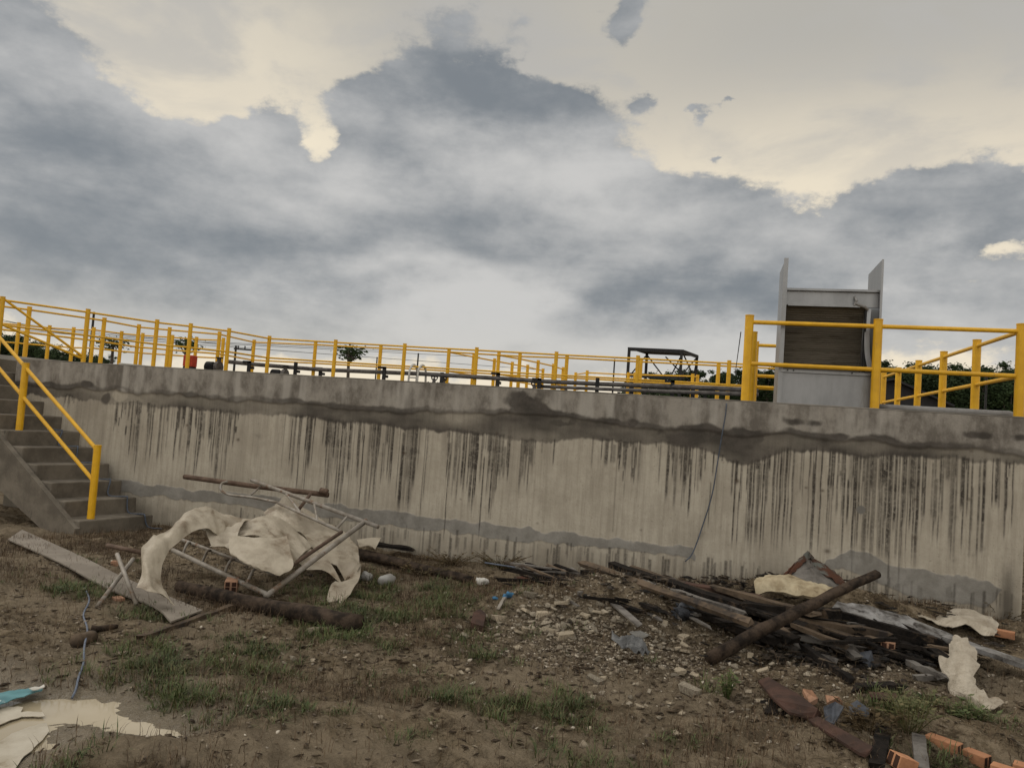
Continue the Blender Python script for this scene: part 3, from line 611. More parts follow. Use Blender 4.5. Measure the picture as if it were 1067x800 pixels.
# white hooked ladder
p_ = onA(434, -.08)
t = thing('access_ladder', 'white tubular ladder with hooked tops on the rear tank rim', 'ladder', p_); t.scale = (1.1, 1, 1.35)
for s_ in (-.1, .1):
    mb = MB(); mb.path(cr([(p_.x+s_, p_.y, DK-.5), (p_.x+s_+.01, p_.y, DK+.25), (p_.x+s_+.03, p_.y+.03, DK+.40), (p_.x+s_+.07, p_.y+.12, DK+.45), (p_.x+s_+.1, p_.y+.25, DK+.35), (p_.x+s_+.1, p_.y+.3, DK)], 4), .024, 8); mb.build('side_rail', WHITE, t, smooth=True)
mb = MB()
for k in range(3): mb.tube((p_.x-.1, p_.y, DK+.02+k*.1), (p_.x+.1, p_.y, DK+.02+k*.1), .014, 8)
mb.build('rungs', WHITE, t)
# hand-wheel valves
for px, lab in ((449, 'grey valve with round handwheel just beside the white ladder'), (459, 'grey valve with handwheel between the white ladder and a black stand'), (556, 'grey valve with handwheel beyond the receding railings')):
    p_ = onA(px, .5)
    t = thing('gate_valve', lab, 'valve', p_, 'handwheel valves on the rear tank'); t.scale = (1, 1, 1.15); x, y = p_.x, p_.y
    mb = MB(); mb.path([(x-.16, y, DK+.11), (x-.13, y, DK+.11), (x-.12, y, DK+.11), (x+.12, y, DK+.11), (x+.13, y, DK+.11), (x+.16, y, DK+.11)], [.11, .11, .07, .07, .11, .11], 12); mb.path([(x, y, DK+.1), (x, y, DK+.3)], [.07, .03], 10); mb.build('body', PIPE, t)
    mb = MB(); ring = [(x+.08*math.cos(k*.5236), y+.02, DK+.33+.08*math.sin(k*.5236)) for k in range(13)]; mb.path(ring, .014, 6, cap=False); mb.tube((x-.08, y+.02, DK+.33), (x+.08, y+.02, DK+.33), .01, 6); mb.tube((x, y, DK+.28), (x, y+.03, DK+.33), .012, 6); mb.build('handwheel', BLACK, t)
# pale channel lying on rear tank rim
pa, pb = onA(127, .05)+up*.04, onA(168, .05)+up*.04
mb = MB(); mb.beam(pa, pb, .12, .07); tag(mb.build('white_channel', WHITE), 'white plastic channel lying on the rim above the stair', 'channel')
# open steel shed
def shed():
    y = 22.0; z1 = zat(654, 363, y); p0 = YP(654, 363, y); p1 = YP(712, 364.5, y); x0, x1 = p0.x, p1.x; z1 = (p0.z+p1.z)/2; dy = 1.9
    t = thing('steel_shed', 'open dark steel frame shed with flat roof and cross braces', 'shed', (x0, y, -.15))
    mb = MB(); sh = YP(728, 369, y+dy).x-x1
    mb.add([(x0, y, z1-.02), (x1, y, z1-.02), (x1+sh, y+dy, z1-.02), (x0+sh, y+dy, z1-.02), (x0, y, z1+.03), (x1, y, z1+.03), (x1+sh, y+dy, z1+.03), (x0+sh, y+dy, z1+.03)], [(0, 3, 2, 1), (4, 5, 6, 7), (0, 1, 5, 4), (1, 2, 6, 5), (2, 3, 7, 6), (3, 0, 4, 7)]); mb.build('roof', ROOFD, t)
    mb = MB(); mb.beam((x0+.02, y+.02, z1-.07), (x1-.02, y+.02, z1-.07), .05, .08); mb.beam((x1-.02, y+.02, z1-.07), (x1+sh-.02, y+dy-.02, z1-.07), .05, .07); mb.build('eaves_beam', BLACK, t)
    for (cx, cy) in ((x0+.06, y+.06), (x1-.06, y+.06), (x0+sh+.06, y+dy-.06), (x1+sh-.06, y+dy-.06)):
        mb = MB(); mb.box(cx-.055, cx+.055, cy-.055, cy+.055, -.15, z1-.022); mb.build('post', BLACK, t)
    zl = z1-1.15
    def br(a, b): m4 = MB(); m4.tube(a, b, .028, 6); m4.build('brace', BLACK, t)
    xa, xb = x0+sh, x1+sh; yb = y+dy-.06; xm = (xa+xb)/2
    br((xa+.1, yb, z1-.1), (xm-.1, yb, zl)); br((xm-.1, yb, zl), (xm+.35, yb, z1-.1)); br((xm-.25, yb, z1-.1), (xb-.2, yb, zl)); br((xb-.2, yb, zl), (xb-.05, yb, z1-.1)); br((x0+.1, y+.1, zl), (x0+sh, yb, z1-.12)); br((x1, y+.1, zl+.2), (x1+sh-.1, yb, z1-.12)); br((x1, y+.1, z1-.12), (x1+sh-.1, yb, zl+.2))
    m5 = MB(); zs = zat(690, 392, y); m5.beam((x0, y+.1, zs), (x1+.1, y+.1, zs), .05, .16); m5.build('tie_beam', BLACK, t)
shed()
# dark gabled building beyond the side railing
y = 30; pA, pB, pC = YP(905, 402, y), YP(930, 394, y), YP(985, 418, y)
t = thing('dark_building', 'low dark gabled building seen beyond the side railing', 'building', ((pA.x+pC.x)/2, y+3, -.15))
xl, xm, xrr = pB.x-4.5, pB.x, pC.x
mb = MB(); pr_ = [(xl, -.15), (xrr, -.15), (xrr, pC.z-.12), (xm, pB.z-.12), (xl, pC.z-.12)]
mb.add([(x, y, z) for x, z in pr_]+[(x, y+9, z) for x, z in pr_], [(0, 1, 2, 3, 4), (9, 8, 7, 6, 5)]+[(i, 5+i, 5+(i+1) % 5, (i+1) % 5) for i in range(5)]); mb.build('wall', ROOFD, t)
mb = MB()
for (xa, za, xb, zb_) in ((xl-.3, pC.z-.25, xm, pB.z), (xm, pB.z, xrr+.3, pC.z-.15)):
    mb.box6([(xa, y-.3, za-.1), (xb, y-.3, zb_-.1), (xb, y+9.3, zb_-.1), (xa, y+9.3, za-.1), (xa, y-.3, za), (xb, y-.3, zb_), (xb, y+9.3, zb_), (xa, y+9.3, za)])
mb.build('roof', ROOFD, t)

# ------------------------------------------------------------------ poles and wires
def upole(px, ptop, dist, lab, arm=True, r=.1):
    pt = D(px, ptop, dist); t = thing('utility_pole', lab, 'pole', (pt.x, pt.y, -.15))
    mb = MB(); mb.path([(pt.x, pt.y, -.15), (pt.x, pt.y, pt.z)], [r*1.2, r*.8], 8); mb.build('shaft', BLACK, t)
    if arm:
        mb = MB(); mb.beam((pt.x-.15, pt.y, pt.z-.25), (pt.x+1.5, pt.y, pt.z-.3), .1, .12); mb.build('crossarm', BLACK, t)
        for k in (.2, .8, 1.4): mb = MB(); mb.path([(pt.x+k, pt.y, pt.z-.22), (pt.x+k, pt.y, pt.z)], .05, 8); mb.build('insulator', BLACK, t)
    return pt
q0 = upole(246, 360, 60, 'dark utility pole with a crossarm behind the railing posts')
q1 = upole(98, 325, 34, 'dark pole rising just beside a thick post above the stair', False, .06)
q2 = upole(436, 368, 70, 'slim dark pole directly above the white hooked ladder', False, .09); q3 = upole(393, 372, 75, 'slim dark pole beside the small spreading tree', False, .08)
q4 = upole(640.5, 374, 70, 'slim dark pole just beside the open steel shed', False, .08)
q5 = upole(1028, 390, 28, 'concrete lamp pole seen between the last two side railing posts', False, .05)
lineset = [((-60, 318), (98, 348), (420, 366)), ((-60, 334), (110, 351), (500, 372)), ((110, 352), (246, 362), (560, 385)), ((-60, 326), (60, 342), (250, 361))]
for k, (a, b, c) in enumerate(lineset):
    mb = MB(); mb.path(cr([D(*a, 58+k), D(*b, 60+k), D(*c, 75+k)], 8), .022, 5); tag(mb.build('power_line', BLACK), 'thin overhead wire crossing the sky just above the yellow railings', 'wire', 'overhead wires behind the railings')
mb = MB(); mb.tube(D(772, 346, 12), D(766, 390, 17), .008, 5); tag(mb.build('guy_wire', BLACK), 'short slanting wire beside the thick yellow corner post', 'wire')

# ------------------------------------------------------------------ trees
def crown_mesh(seed, hh, wd, z0, dens=420, leaf=.42, clumps=16):
    rg = np.random.default_rng(seed); m_ = MB()
    cs = []
    for k in range(clumps):
        t = rg.random(); a = rg.uniform(0, 6.28); rad = wd*.5*math.sqrt(rg.random())*(1-.5*abs(t-.4)); cs.append((rad*math.cos(a), rad*math.sin(a), z0+(hh-z0)*t, rg.uniform(.5, 1.1)))
    for k in range(dens):
        c = cs[rg.integers(len(cs))]; d = rg.normal(0, .42, 3)*c[3]; p_ = Vector((c[0]+d[0], c[1]+d[1], c[2]+d[2]*.7))
        nrm = Vector(rg.normal(0, 1, 3)).normalized(); a = nrm.cross(Vector((0.3, .1, 1))).normalized(); b = nrm.cross(a); s_ = leaf*rg.uniform(.5, 1.2)
        m_.add([p_-a*s_*.5, p_+b*s_*.28, p_+a*s_*.6, p_-b*s_*.28], [(0, 1, 2, 3)])
    return m_, cs
def tree_proto(seed, hh, wd, z0, label, name='plantation_tree', group='trees beyond the tanks', **k):
    t = thing(name, label, 'tree', (0, 0, 0), group); cm, cs = crown_mesh(seed, hh, wd, z0, **k); rr = random.Random(seed)
    cm.build('crown', LEAF, t)
    mb = MB(); lean = rr.uniform(-.4, .4); mb.path(cr([(0, 0, -.2), (lean*.2, .05, z0*.6), (lean*.5, 0, z0*1.05), (lean*.6, .1, hh*.9)], 4), [.17*(1-i/16) for i in range(13)], 7)
    for c in cs[:7]: mb.path([(lean*.4, 0, z0*.85+rr.uniform(0, .2)*hh), (c[0]*.6, c[1]*.6, c[2]-.5), (c[0], c[1], c[2])], [.07, .05, .02], 5)
    mb.build('trunk', BARK, t); return t
LABT = 'dark green plantation tree in the row beyond the tanks'
protos = [tree_proto(s, 11.5+s % 3*.5, 5.6, 6.0-(s % 2), LABT, dens=2600, leaf=.36, clumps=30) for s in (3, 4, 5, 6)]
dense = [tree_proto(s, 11.2+s % 3*.5, 5.4, 2.0, LABT, dens=6000, clumps=70, leaf=.34) for s in (13, 14, 15)]
placed = set()
def copy_tree(pr, loc, rz, sc):
    if pr.name not in placed: placed.add(pr.name); c = pr
    else:
        c = pr.copy(); COL.objects.link(c)
        for ch in pr.children: k = ch.copy(); COL.objects.link(k); k.parent = c
    c.location = loc; c.rotation_euler = (0, 0, rz); c.scale = (sc, sc, sc*1.0); return c
rg = random.Random(9)
for k in range(52):
    px = 660+k*4.1+rg.uniform(-2.5, 2.5)
    if px < 925:
        p_ = D(px, 420, rg.uniform(118, 150)); ht = (455-395+ (px-730)*.08)/801*128+1.6; copy_tree(protos[k % 4], (p_.x, p_.y, -.15), rg.uniform(0, 6), ht/11.4*rg.uniform(.9, 1.06))
for k in range(60):
    px = 880+k*4.5+rg.uniform(-4, 4); p_ = D(px, 440, rg.uniform(92, 118)); copy_tree(dense[k % 3], (p_.x, p_.y, -.15), rg.uniform(0, 6), rg.uniform(.97, 1.03)*(p_-EYE).length/108)
for k in range(64):
    px = -80+k*3.1+rg.uniform(-3, 3); dist = rg.uniform(150, 185); p_ = D(px, 400, dist); ang = 47-max(0, px)*.13; ht = ang/801*dist+1.6; copy_tree(dense[k % 3], (p_.x, p_.y, -.15), rg.uniform(0, 6), max(.3, ht/11.0)*rg.uniform(.9, 1.1))
def small_tree(px, ptop, pbot, dist, wpx, lab, seed):
    top = D(px, ptop, dist); hh = top.z+.15; wd = wpx/801*dist; z0 = hh-(pbot-ptop)/801*dist
    t = tree_proto(seed, hh-.1, wd, z0+.25, lab, 'umbrella_tree', None, dens=260, leaf=.3, clumps=12)
    t.location = (top.x, top.y, -.15)
small_tree(366, 365, 371, 55, 22, 'small spreading tree alone against the sky behind the railings', 31)
small_tree(196, 358, 364, 55, 26, 'sparse tree showing above the red cabinet', 32)
small_tree(118, 355, 362, 60, 24, 'sparse flat topped tree above the stair railing', 33)

# ------------------------------------------------------------------ left heap
def gb(px, py, dz=0): return G(px, py, dz)
# grey flat board (thin, lying)
row_ = [(8, 562), (60, 585), (110, 612), (160, 632), (178, 648)]; row2 = [(23, 552), (85, 580), (125, 600), (165, 617), (211, 636)]
A_ = [gb(a, b, .035) for a, b in row_]; B2 = [gb(a, b, .035) for a, b in row2]
def strip(A_, B_, n, m_):
    a = cr(A_, n); b = cr(B_, n); k = len(a); m_.add([p for p in a]+[p for p in b], [(i, i+1, k+i+1, k+i) for i in range(k-1)]); return m_
o = strip(A_, B2, 5, MB()).build('plywood_sheet', BOARD); solid(o, .012); tag(o, 'long flat grey board lying on the mud below the stair', 'board')
# arched fibreglass sheet
outer = [(142, 612, 5.75), (148, 596, 5.9), (147, 576, 6.05), (155, 564, 6.2), (180, 552, 6.5), (203, 531, 6.8), (230, 532.5, 7.1), (262, 541, 7.2)]
inner = [(183, 629, 5.7), (168, 614, 5.85), (166, 597, 6.0), (171, 581, 6.1), (181, 568, 6.3), (198, 556, 6.5), (217, 553, 6.6), (228, 562, 6.7)]
mid = [((a[0]+b[0])/2-2, (a[1]+b[1])/2-2, (a[2]+b[2])/2-.07) for a, b in zip(outer, inner)]
o = loft([outer, mid, inner], 8, 9, .05, 5, 3).build('curled_sheet', FIBRE, smooth=True); solid(o, .003); tag(o, 'cream fibreglass sheet curled into an arch over the tube frame', 'plastic sheet')
Zc = lambda L: [(100+a/3.334, 470+b/3.334, d) for a, b, d in L]
cs_ = thing('crumpled_sheet', 'crumpled cream fibreglass sheet folded in flaps over the middle of the tube frame', 'plastic sheet', D(270, 600, 6.3))
def flap(rows, amp, sd, name='flap', par=None, nu=9, nv=9): o = loft([Zc(r) for r in rows], nu, nv, amp*1.5, 4.0, sd).build(name, FIBRE, par, smooth=True); solid(o, .003); return o
flap([[(470, 298, 6.55), (560, 300, 6.6), (660, 306, 6.7)], [(462, 322, 6.45), (570, 345, 6.4), (676, 352, 6.5)], [(468, 352, 6.35), (545, 392, 6.2), (684, 402, 6.35)], [(500, 375, 6.3), (590, 418, 6.15), (640, 430, 6.2)]], .03, 21, par=cs_)
flap([[(375, 272, 6.75), (430, 245, 6.95), (528, 238, 7.1)], [(392, 300, 6.6), (440, 280, 6.75), (500, 280, 6.75)], [(402, 326, 6.5), (440, 330, 6.5), (478, 346, 6.45)]], .05, 22, par=cs_)
flap([[(498, 245, 7.1), (590, 225, 7.3), (650, 250, 7.35), (706, 290, 7.3), (746, 335, 7.2)], [(484, 278, 6.85), (575, 262, 6.95), (640, 295, 6.95), (682, 330, 6.9), (712, 362, 6.85)], [(478, 303, 6.7), (560, 296, 6.7), (630, 318, 6.65), (664, 352, 6.6), (686, 392, 6.55)]], .045, 23, par=cs_)
bs_ = thing('bent_sheet', 'bent cream fibreglass sheet leaning under the frame, its torn corner on the grass', 'plastic sheet', D(345, 640, 6.1))
flap([[(582, 218, 8.0), (640, 182, 8.2), (668, 170, 8.25), (735, 217, 8.2), (855, 272, 8.0), (905, 325, 7.7), (921, 395, 7.2)], [(620, 250, 7.8), (665, 225, 7.9), (700, 220, 7.9), (770, 280, 7.7), (850, 330, 7.5), (885, 365, 7.3), (905, 420, 7.0)], [(690, 280, 7.4), (715, 290, 7.4), (745, 330, 7.3), (780, 370, 7.2), (820, 395, 7.1), (850, 420, 7.0), (868, 452, 6.85)]], .035, 24, par=bs_)
flap([[(700, 385, 7.0), (740, 345, 7.15), (800, 372, 7.1)], [(715, 400, 6.9), (775, 400, 6.95), (830, 410, 6.95)], [(730, 412, 6.85), (800, 420, 6.85), (855, 460, 6.8)]], .02, 26, par=bs_)
flap([[(921, 392, 7.2), (915, 440, 6.85), (880, 505, 6.4), (822, 572, 6.05)], [(895, 415, 7.0), (880, 450, 6.75), (850, 500, 6.45), (810, 566, 6.1)], [(870, 440, 6.85), (845, 452, 6.75), (815, 470, 6.55), (798, 556, 6.2)]], .02, 25, par=bs_)
o = loft([[(372, 562, 8.3), (385, 560, 8.35), (397, 560, 8.4)], [(374, 570, 8.2), (384, 568, 8.25), (391, 572, 8.2)]], 4, 4, .01).build('sheet_offcut', FIBRE, smooth=True); solid(o, .003); tag(o, 'small pointed cream offcut sticking out behind the bent sheet', 'plastic sheet')
# scaffold frame
fm = thing('scaffold_frame', 'rusty galvanised scaffold frame with ladder rungs tipped against the sheets', 'scaffold frame', D(278, 622, 6.1))
c0 = D(279, 619.5, 6.12); c1 = D(180, 573, 7.2); c2 = D(380, 543.5, 7.35); c3 = D(262, 500, 8.5)
def tb(a, b, r, name, m_=GALV, seg=10): mb = MB(); mb.tube(a, b, r, seg); return mb.build(name, m_, fm, smooth=True)
tb(c0, c1, .021, 'leg'); tb(c2+(c2-c3)*.10, c3, .021, 'leg')
tb(c0-(c2-c0)*.02, c2+(c2-c0)*.02, .023, 'crossbar')
in0 = D(289, 599, 6.35); in1 = D(184, 560, 7.35); i2 = D(356, 554, 7.25); i3 = D(290, 524, 8.0)
tb(in0, in1, .015, 'inner_tube', GALV); tb(in0, i2, .017, 'inner_bar', RUST); tb(i2, i3, .015, 'inner_tube', GALV)
for t_ in (.2, .42, .66, .88):
    a = c0.lerp(c1, t_); b = in0.lerp(in1, t_-.04); mid_ = a.lerp(b, .5)+Vector((0, 0, .05)); mb = MB(); mb.path(cr([a, mid_, b], 5), .012, 8); mb.build('rung', GALV, fm, smooth=True)
for t_ in (.08, .36, .62):
    a = i2.lerp(i3, t_); b = c2.lerp(c3, t_+.05); mb = MB(); mb.tube(a, b, .012, 8); mb.build('rung', GALV, fm)
hk = [D(290, 523.5, 8.0), D(262, 518, 8.25), D(240, 515.5, 8.5), (D(230.5, 510.5, 8.55)), D(231, 504, 8.6), D(237, 501.5, 8.6)]
mb = MB(); mb.path(cr(hk, 5), .014, 8); mb.build('bent_tube', GALV, fm, smooth=True)
tb(D(262, 515, 8.3), D(272, 506, 8.45), .011, 'rung'); tb(D(311, 531, 7.9), D(324, 514, 8.2), .018, 'brace', RUST)
# rusty pole by the wall
mb = MB(); mb.path([D(192, 496.5, 9.15), D(262, 506, 8.95), D(342, 515.5, 8.72)], .03, 10, jit=.05); mb.path([D(334, 511, 8.72), D(341, 512.5, 8.70)], .036, 10); tag(mb.build('rusty_pole', RUST, smooth=True), 'rusty brown pole lying along the wall above the tube frame', 'pole')
# crossed thin tubes
def ground_tube(a, b, r, lab, m_=GALV, nm='loose_tube', z0=0, z1=0):
    mb = MB(); mb.tube(gb(a[0], a[1], r+z0), gb(b[0], b[1], r+z1), r, 8); return tag(mb.build(nm, m_, smooth=True), lab, 'tube', 'loose tubes below the stair')
ground_tube((101, 632), (139, 582), .017, 'thin grey tube leaning across another into an X', z1=.22); ground_tube((142, 629), (122, 577), .017, 'thin grey tube crossing over the leaning one on the board', z1=.27, z0=.03); ground_tube((112, 568), (152, 577), .022, 'thicker rusty tube pointing under the arched sheet', RUST, z0=.12, z1=.16)
# logs
def log(a, b, r0, r1, lab, m_=LOG, z0=0, z1=0, nm='log', bend=.03, seed=1, n=10, zlift=None):
    p0 = gb(a[0], a[1], r0*.8+z0); p1 = gb(b[0], b[1], r1*.8+z1); rr = random.Random(seed); pts = []
    sd = (p1-p0).cross(up).normalized()
    for i in range(n+1):
        t_ = i/n; pts.append(p0.lerp(p1, t_)+sd*(bend*math.sin(t_*math.pi))+sd*rr.uniform(-.006, .006)+up*rr.uniform(-.006, .006))
    mb = MB(); mb.path(pts, [r0+(r1-r0)*i/n for i in range(n+1)], 16, jit=.07, seed=seed); return tag(mb.build(nm, m_, smooth=True), lab, 'log')
log((186, 610), (374, 650), .045, .066, 'dark round log lying in front of the tube frame', seed=4, z0=.02, z1=.02)
log((372, 577), (492, 605), .06, .045, 'brown log half hidden in weeds near the wall', seed=5, bend=-.03)
def plank(a, b, w, h, lab, m_, z0=0, z1=0, nm='plank', n=8, jit=.42, seed=0, tilt=0, cat='plank', flat=False, group=None):
    if flat: p0 = ZP(a[0], a[1], z0); p1 = ZP(b[0], b[1], z1)
    else: p0 = gb(a[0], a[1], h/2+z0); p1 = gb(b[0], b[1], h/2+z1)
    ax = (p1-p0).normalized(); sd = ax.cross(up).normalized(); uu = (sd.cross(ax)*math.cos(tilt)+sd*math.sin(tilt))
    mb = MB(); mb.beam(p0, p1, w, h, up=uu, n=n, jit=jit, seed=seed); o = mb.build(nm, m_); return tag(o, lab, cat, group)
plank((145, 665), (243, 632), .05, .035, 'thin brown batten on the grass in front of the grey board', WOOD, nm='batten', seed=2)
plank((378, 565), (430, 572), .16, .03, 'dark broken plank against the wall foot by the offcut', CHAR, z0=.12, z1=.06, seed=3)
# bricks
def brick(px, py, rz, lab, L=.19, Wd=.085, Ht=.085, m_=BRICK, tilt=0, z=0, holes=True, nm='hollow_brick', grp='loose bricks'):
    p_ = gb(px, py, z-.012); t = thing(nm, lab, 'brick', p_, grp); Rm = Matrix.Rotation(rz, 3, 'Z') @ Matrix.Rotation(tilt, 3, 'Y')
    mb = MB(); c8 = [(-L/2, -Wd/2, 0), (L/2, -Wd/2, 0), (L/2, Wd/2, 0), (-L/2, Wd/2, 0), (-L/2, -Wd/2, Ht), (L/2, -Wd/2, Ht), (L/2, Wd/2, Ht), (-L/2, Wd/2, Ht)]
    mb.box6([p_+Rm @ Vector(c) for c in c8]); mb.build('body', m_, t, bevel=.004)
    if holes:
        for sx in (-1, 1):
            for yy in (-.25, .25):
                for zz in (.28, .72):
                    c = Vector((sx*(L/2), yy*Wd, zz*Ht)); s_ = Wd*.17; mb = MB()
                    mb.box6([p_+Rm @ (c+Vector((dx*.0015, dy*s_, dz*s_))) for dz in (-1, 1) for dx, dy in ((-1, -1), (1, -1), (1, 1), (-1, 1))])
                    mb.build('hole', HOLE, t)
    return t
brick(241, 615, R(-62), 'dusty orange hollow brick by the tube frame and the dark log', .17, .10, .09, BRICKD, z=.055)
brick(120, 592, R(20), 'small orange brick stub behind the crossed tubes', .07, .06, .07, BRICKD, holes=False); brick(123, 626, R(-30), 'flat orange brick piece at the foot of the crossed tubes', .09, .07, .03, BRICKD, holes=False)
brick(983, 781, R(-38), 'bright orange brick lying longest in the corner group of bricks', .17, .075, .06); brick(1017, 795, R(-45), 'bright orange brick touching the end of the longest one', .12, .075, .06); brick(1048, 810, R(-30), 'bright orange brick cut by the picture edge next to another', .13, .07, .055); brick(1070, 808, R(-25), 'orange brick farthest along the row of bricks in the corner', .12, .075, .055)
brick(938, 801, R(25), 'broken orange brick between two charred boards', .11, .09, .07, tilt=R(18))
brick(925, 682, R(75), 'hollow brick standing on end in the charred heap showing its holes', .11, .10, .10, BRICKD, tilt=R(8)); brick(865, 652, R(30), 'dull orange brick piece wedged beneath the big leaning log', .10, .08, .07, BRICKD, z=.05, tilt=R(25), holes=False)
brick(1046, 664, R(-22), 'orange brick holding down the cream sheet by the wall', .16, .075, .06, z=.05)
# rope and stump, bottle and bag
mb = MB(); mb.path(cr([gb(88, 612, .012), gb(93, 625, .02), gb(87, 640, .012), gb(91, 655, .02), gb(88, 672, .05), gb(87, 690, .012), gb(82, 705, .012), gb(79, 718, .012), gb(75, 727, .01)], 6), .0065, 6); tag(mb.build('cord', CORD, smooth=True), 'blue grey cord running over the mud and a wood stub to the puddle', 'cord')
log((80, 668), (95, 664), .045, .045, 'short round wooden stub lying across the cord', WOOD, nm='wood_stub', bend=0, n=3); log((95, 655), (122, 652), .022, .016, 'broken brown stick beside the wooden stub', nm='stick', bend=.01, n=4)
def blob(name, px, py, sx, sy, sz, rz, m_, lab, cat, seed, amp=.35, z=0, sub=3):
    p_ = gb(px, py, z); bm = bmesh.new(); bmesh.ops.create_icosphere(bm, subdivisions=sub, radius=1); Rz = Matrix.Rotation(rz, 3, 'Z'); rr = random.Random(seed); ph = [rr.uniform(0, 99) for _ in range(3)]
    for v in bm.verts:
        n_ = v.co.copy(); k = float(fbm(np.array([n_.x*2+ph[0]+n_.z]), np.array([n_.y*2+ph[1]-n_.z*1.3]), 3, seed)[0])-.5; k2 = abs(float(vn(np.array([n_.x*3+n_.z*2+ph[2]]), np.array([n_.y*3.5]), seed+4)[0])-.5)
        f_ = 1+amp*k*2-amp*.8*(.5-k2); v.co = Rz @ Vector((n_.x*sx*f_, n_.y*sy*f_, max(-.25, n_.z)*sz*f_+sz*.25))
    me = bpy.data.meshes.new(name); bm.to_mesh(me); bm.free(); me.materials.append(m_)
    for p in me.polygons: p.use_smooth = True
    o = bpy.data.objects.new(name, me); COL.objects.link(o); o.location = p_; return tag(o, lab, cat)
mb = MB(); pa = gb(396, 606, .05); pb = gb(411, 602, .06); mb.path([pa, pa.lerp(pb, .15), pa.lerp(pb, .75), pa.lerp(pb, .9), pb], [.035, .055, .055, .03, .022], 12, jit=.06); tag(mb.build('plastic_bottle', CLEAR, smooth=True), 'cloudy plastic bottle in the grass beside the torn sheet corner', 'bottle')
blob('plastic_bag', 382, 604, .07, .06, .07, .4, CLEAR, 'crumpled cloudy bag against the torn sheet edge', 'bag', 3)
blob('paper_scrap', 502, 608, .07, .05, .05, .2, WHITE, 'crumpled white scrap in the brown weeds at the rubble edge', 'scrap', 5, .6)

# ------------------------------------------------------------------ puddle litter
def patch(pts, name, lab, m_, cat, dz=.008, seed=0, amp=.01, th=.004, zz=None, n=26):
    rj = random.Random(seed+50); pp = []
    for k, a in enumerate(pts):
        c = pts[(k+1) % len(pts)]; nn = max(1, int(math.hypot(c[0]-a[0], c[1]-a[1])/5))
        for t_ in range(nn): pp.append((a[0]+(c[0]-a[0])*t_/nn+rj.uniform(-1.2, 1.2), a[1]+(c[1]-a[1])*t_/nn+rj.uniform(-.9, .9)))
    poly = [ZP(a, b, PUDZ+dz) for a, b in pp]; bm = bmesh.new(); f = bm.faces.new([bm.verts.new(p_) for p_ in poly]); bmesh.ops.triangulate(bm, faces=[f]); 
    for _ in range(4): bmesh.ops.subdivide_edges(bm, edges=[e for e in bm.edges if e.calc_length() > .05], cuts=1, use_grid_fill=False); bmesh.ops.triangulate(bm, faces=bm.faces[:])
    mb = MB(); bm.verts.index_update()
    vs = []
    for v in bm.verts:
        g_ = H(v.co.x, v.co.y); z = max(v.co.z, g_+.006) if not zz else zz
        vs.append((v.co.x, v.co.y, z+amp*float(fbm(np.array([v.co.x*9]), np.array([v.co.y*9]), 3, seed)[0])))
    mb.add(vs, [tuple(v.index for v in f.verts) for f in bm.faces]); bm.free(); o = mb.build(name, m_, smooth=True); solid(o, th, offset=1); return tag(o, lab, cat)
patch([(-30, 748), (3, 737), (24, 737), (22, 742), (44, 743), (46, 746), (18, 748), (0, 756), (-30, 766)], 'white_film', 'torn white plastic film floating near the teal scrap', FILM, 'plastic film', seed=3)
patch([(-30, 788), (8, 768), (30, 758), (48, 754), (52, 762), (40, 776), (22, 794), (5, 812), (-30, 830)], 'white_film', 'largest white plastic film lying in the puddle corner', FILM, 'plastic film', seed=6, dz=.006)
patch([(-20, 728), (8, 722), (26, 718), (45, 718), (43, 723), (30, 727), (12, 732), (-20, 742)], 'teal_scrap', 'teal plastic scrap with white edge at the puddle rim', TEAL, 'plastic scrap', seed=9, dz=.03, amp=.03)
patch([(30, 717.5), (47, 713.5), (46, 716.5), (33, 719.5)], 'white_strip', 'thin white strip lying on top of the teal scrap', WHITE, 'scrap', dz=.065, amp=.01)

# ------------------------------------------------------------------ charred heap (planks at their heights above ground)
pk = plank
pk((607, 586.5), (786, 650), .07, .03, 'longest light brown plank slanting over the top of the charred heap', WOOD, .42, .26, seed=11, flat=True, tilt=.3)
pk((612, 596), (812, 668), .16, .05, 'long black charred plank just below the longest light one', CHAR, .33, .13, seed=12, flat=True, n=14)
pk((640, 589), (835, 652), .12, .045, 'long charred plank lying highest against the wall', CHAR, .40, .19, seed=13, flat=True, n=14)
pk((655, 591), (900, 668), .08, .04, 'dark brown plank running the heap length behind the light plank', WOOD, .38, .13, seed=14, flat=True, n=12)
pk((548, 607), (640, 612), .10, .05, 'red brown rotten board poking out at the rubble end', REDB, .16, .22, seed=15, flat=True)
pk((585, 609), (684, 633), .07, .04, 'grey brown board lying lowest over the rubble', GREYW, .20, .16, seed=16, flat=True)
pk((560, 601), (650, 600), .07, .03, 'pale grey slat at the wall end of the heap', GREYW, .18, .30, seed=17, flat=True)
pk((716, 624), (764, 645), .10, .04, 'short light board jutting from under the charred planks', GREYW, .22, .16, seed=18, flat=True)
pk((610, 607), (745, 640), .13, .07, 'thick black charred beam deep inside the heap', CHAR, .20, .14, seed=19, flat=True, n=12)
pk((690, 618), (830, 668), .12, .05, 'black charred plank crossing beneath the leaning log', CHAR, .24, .15, seed=20, flat=True, n=12)
pk((822, 645), (922, 661), .08, .06, 'split light brown plank with pale front below the big log', WOOD, .20, .16, seed=21, flat=True)
pk((825, 661), (898, 677), .07, .04, 'grey plank under the split light brown one', GREYW, .13, .10, seed=22, flat=True)
pk((877, 640), (988, 671), .06, .05, 'black charred batten along the front edge of the wet slab', CHAR, .24, .14, seed=23, flat=True)
pk((900, 655), (996, 677), .09, .04, 'dark brown board reaching behind the cream sack', CHAR, .16, .10, seed=24, flat=True)
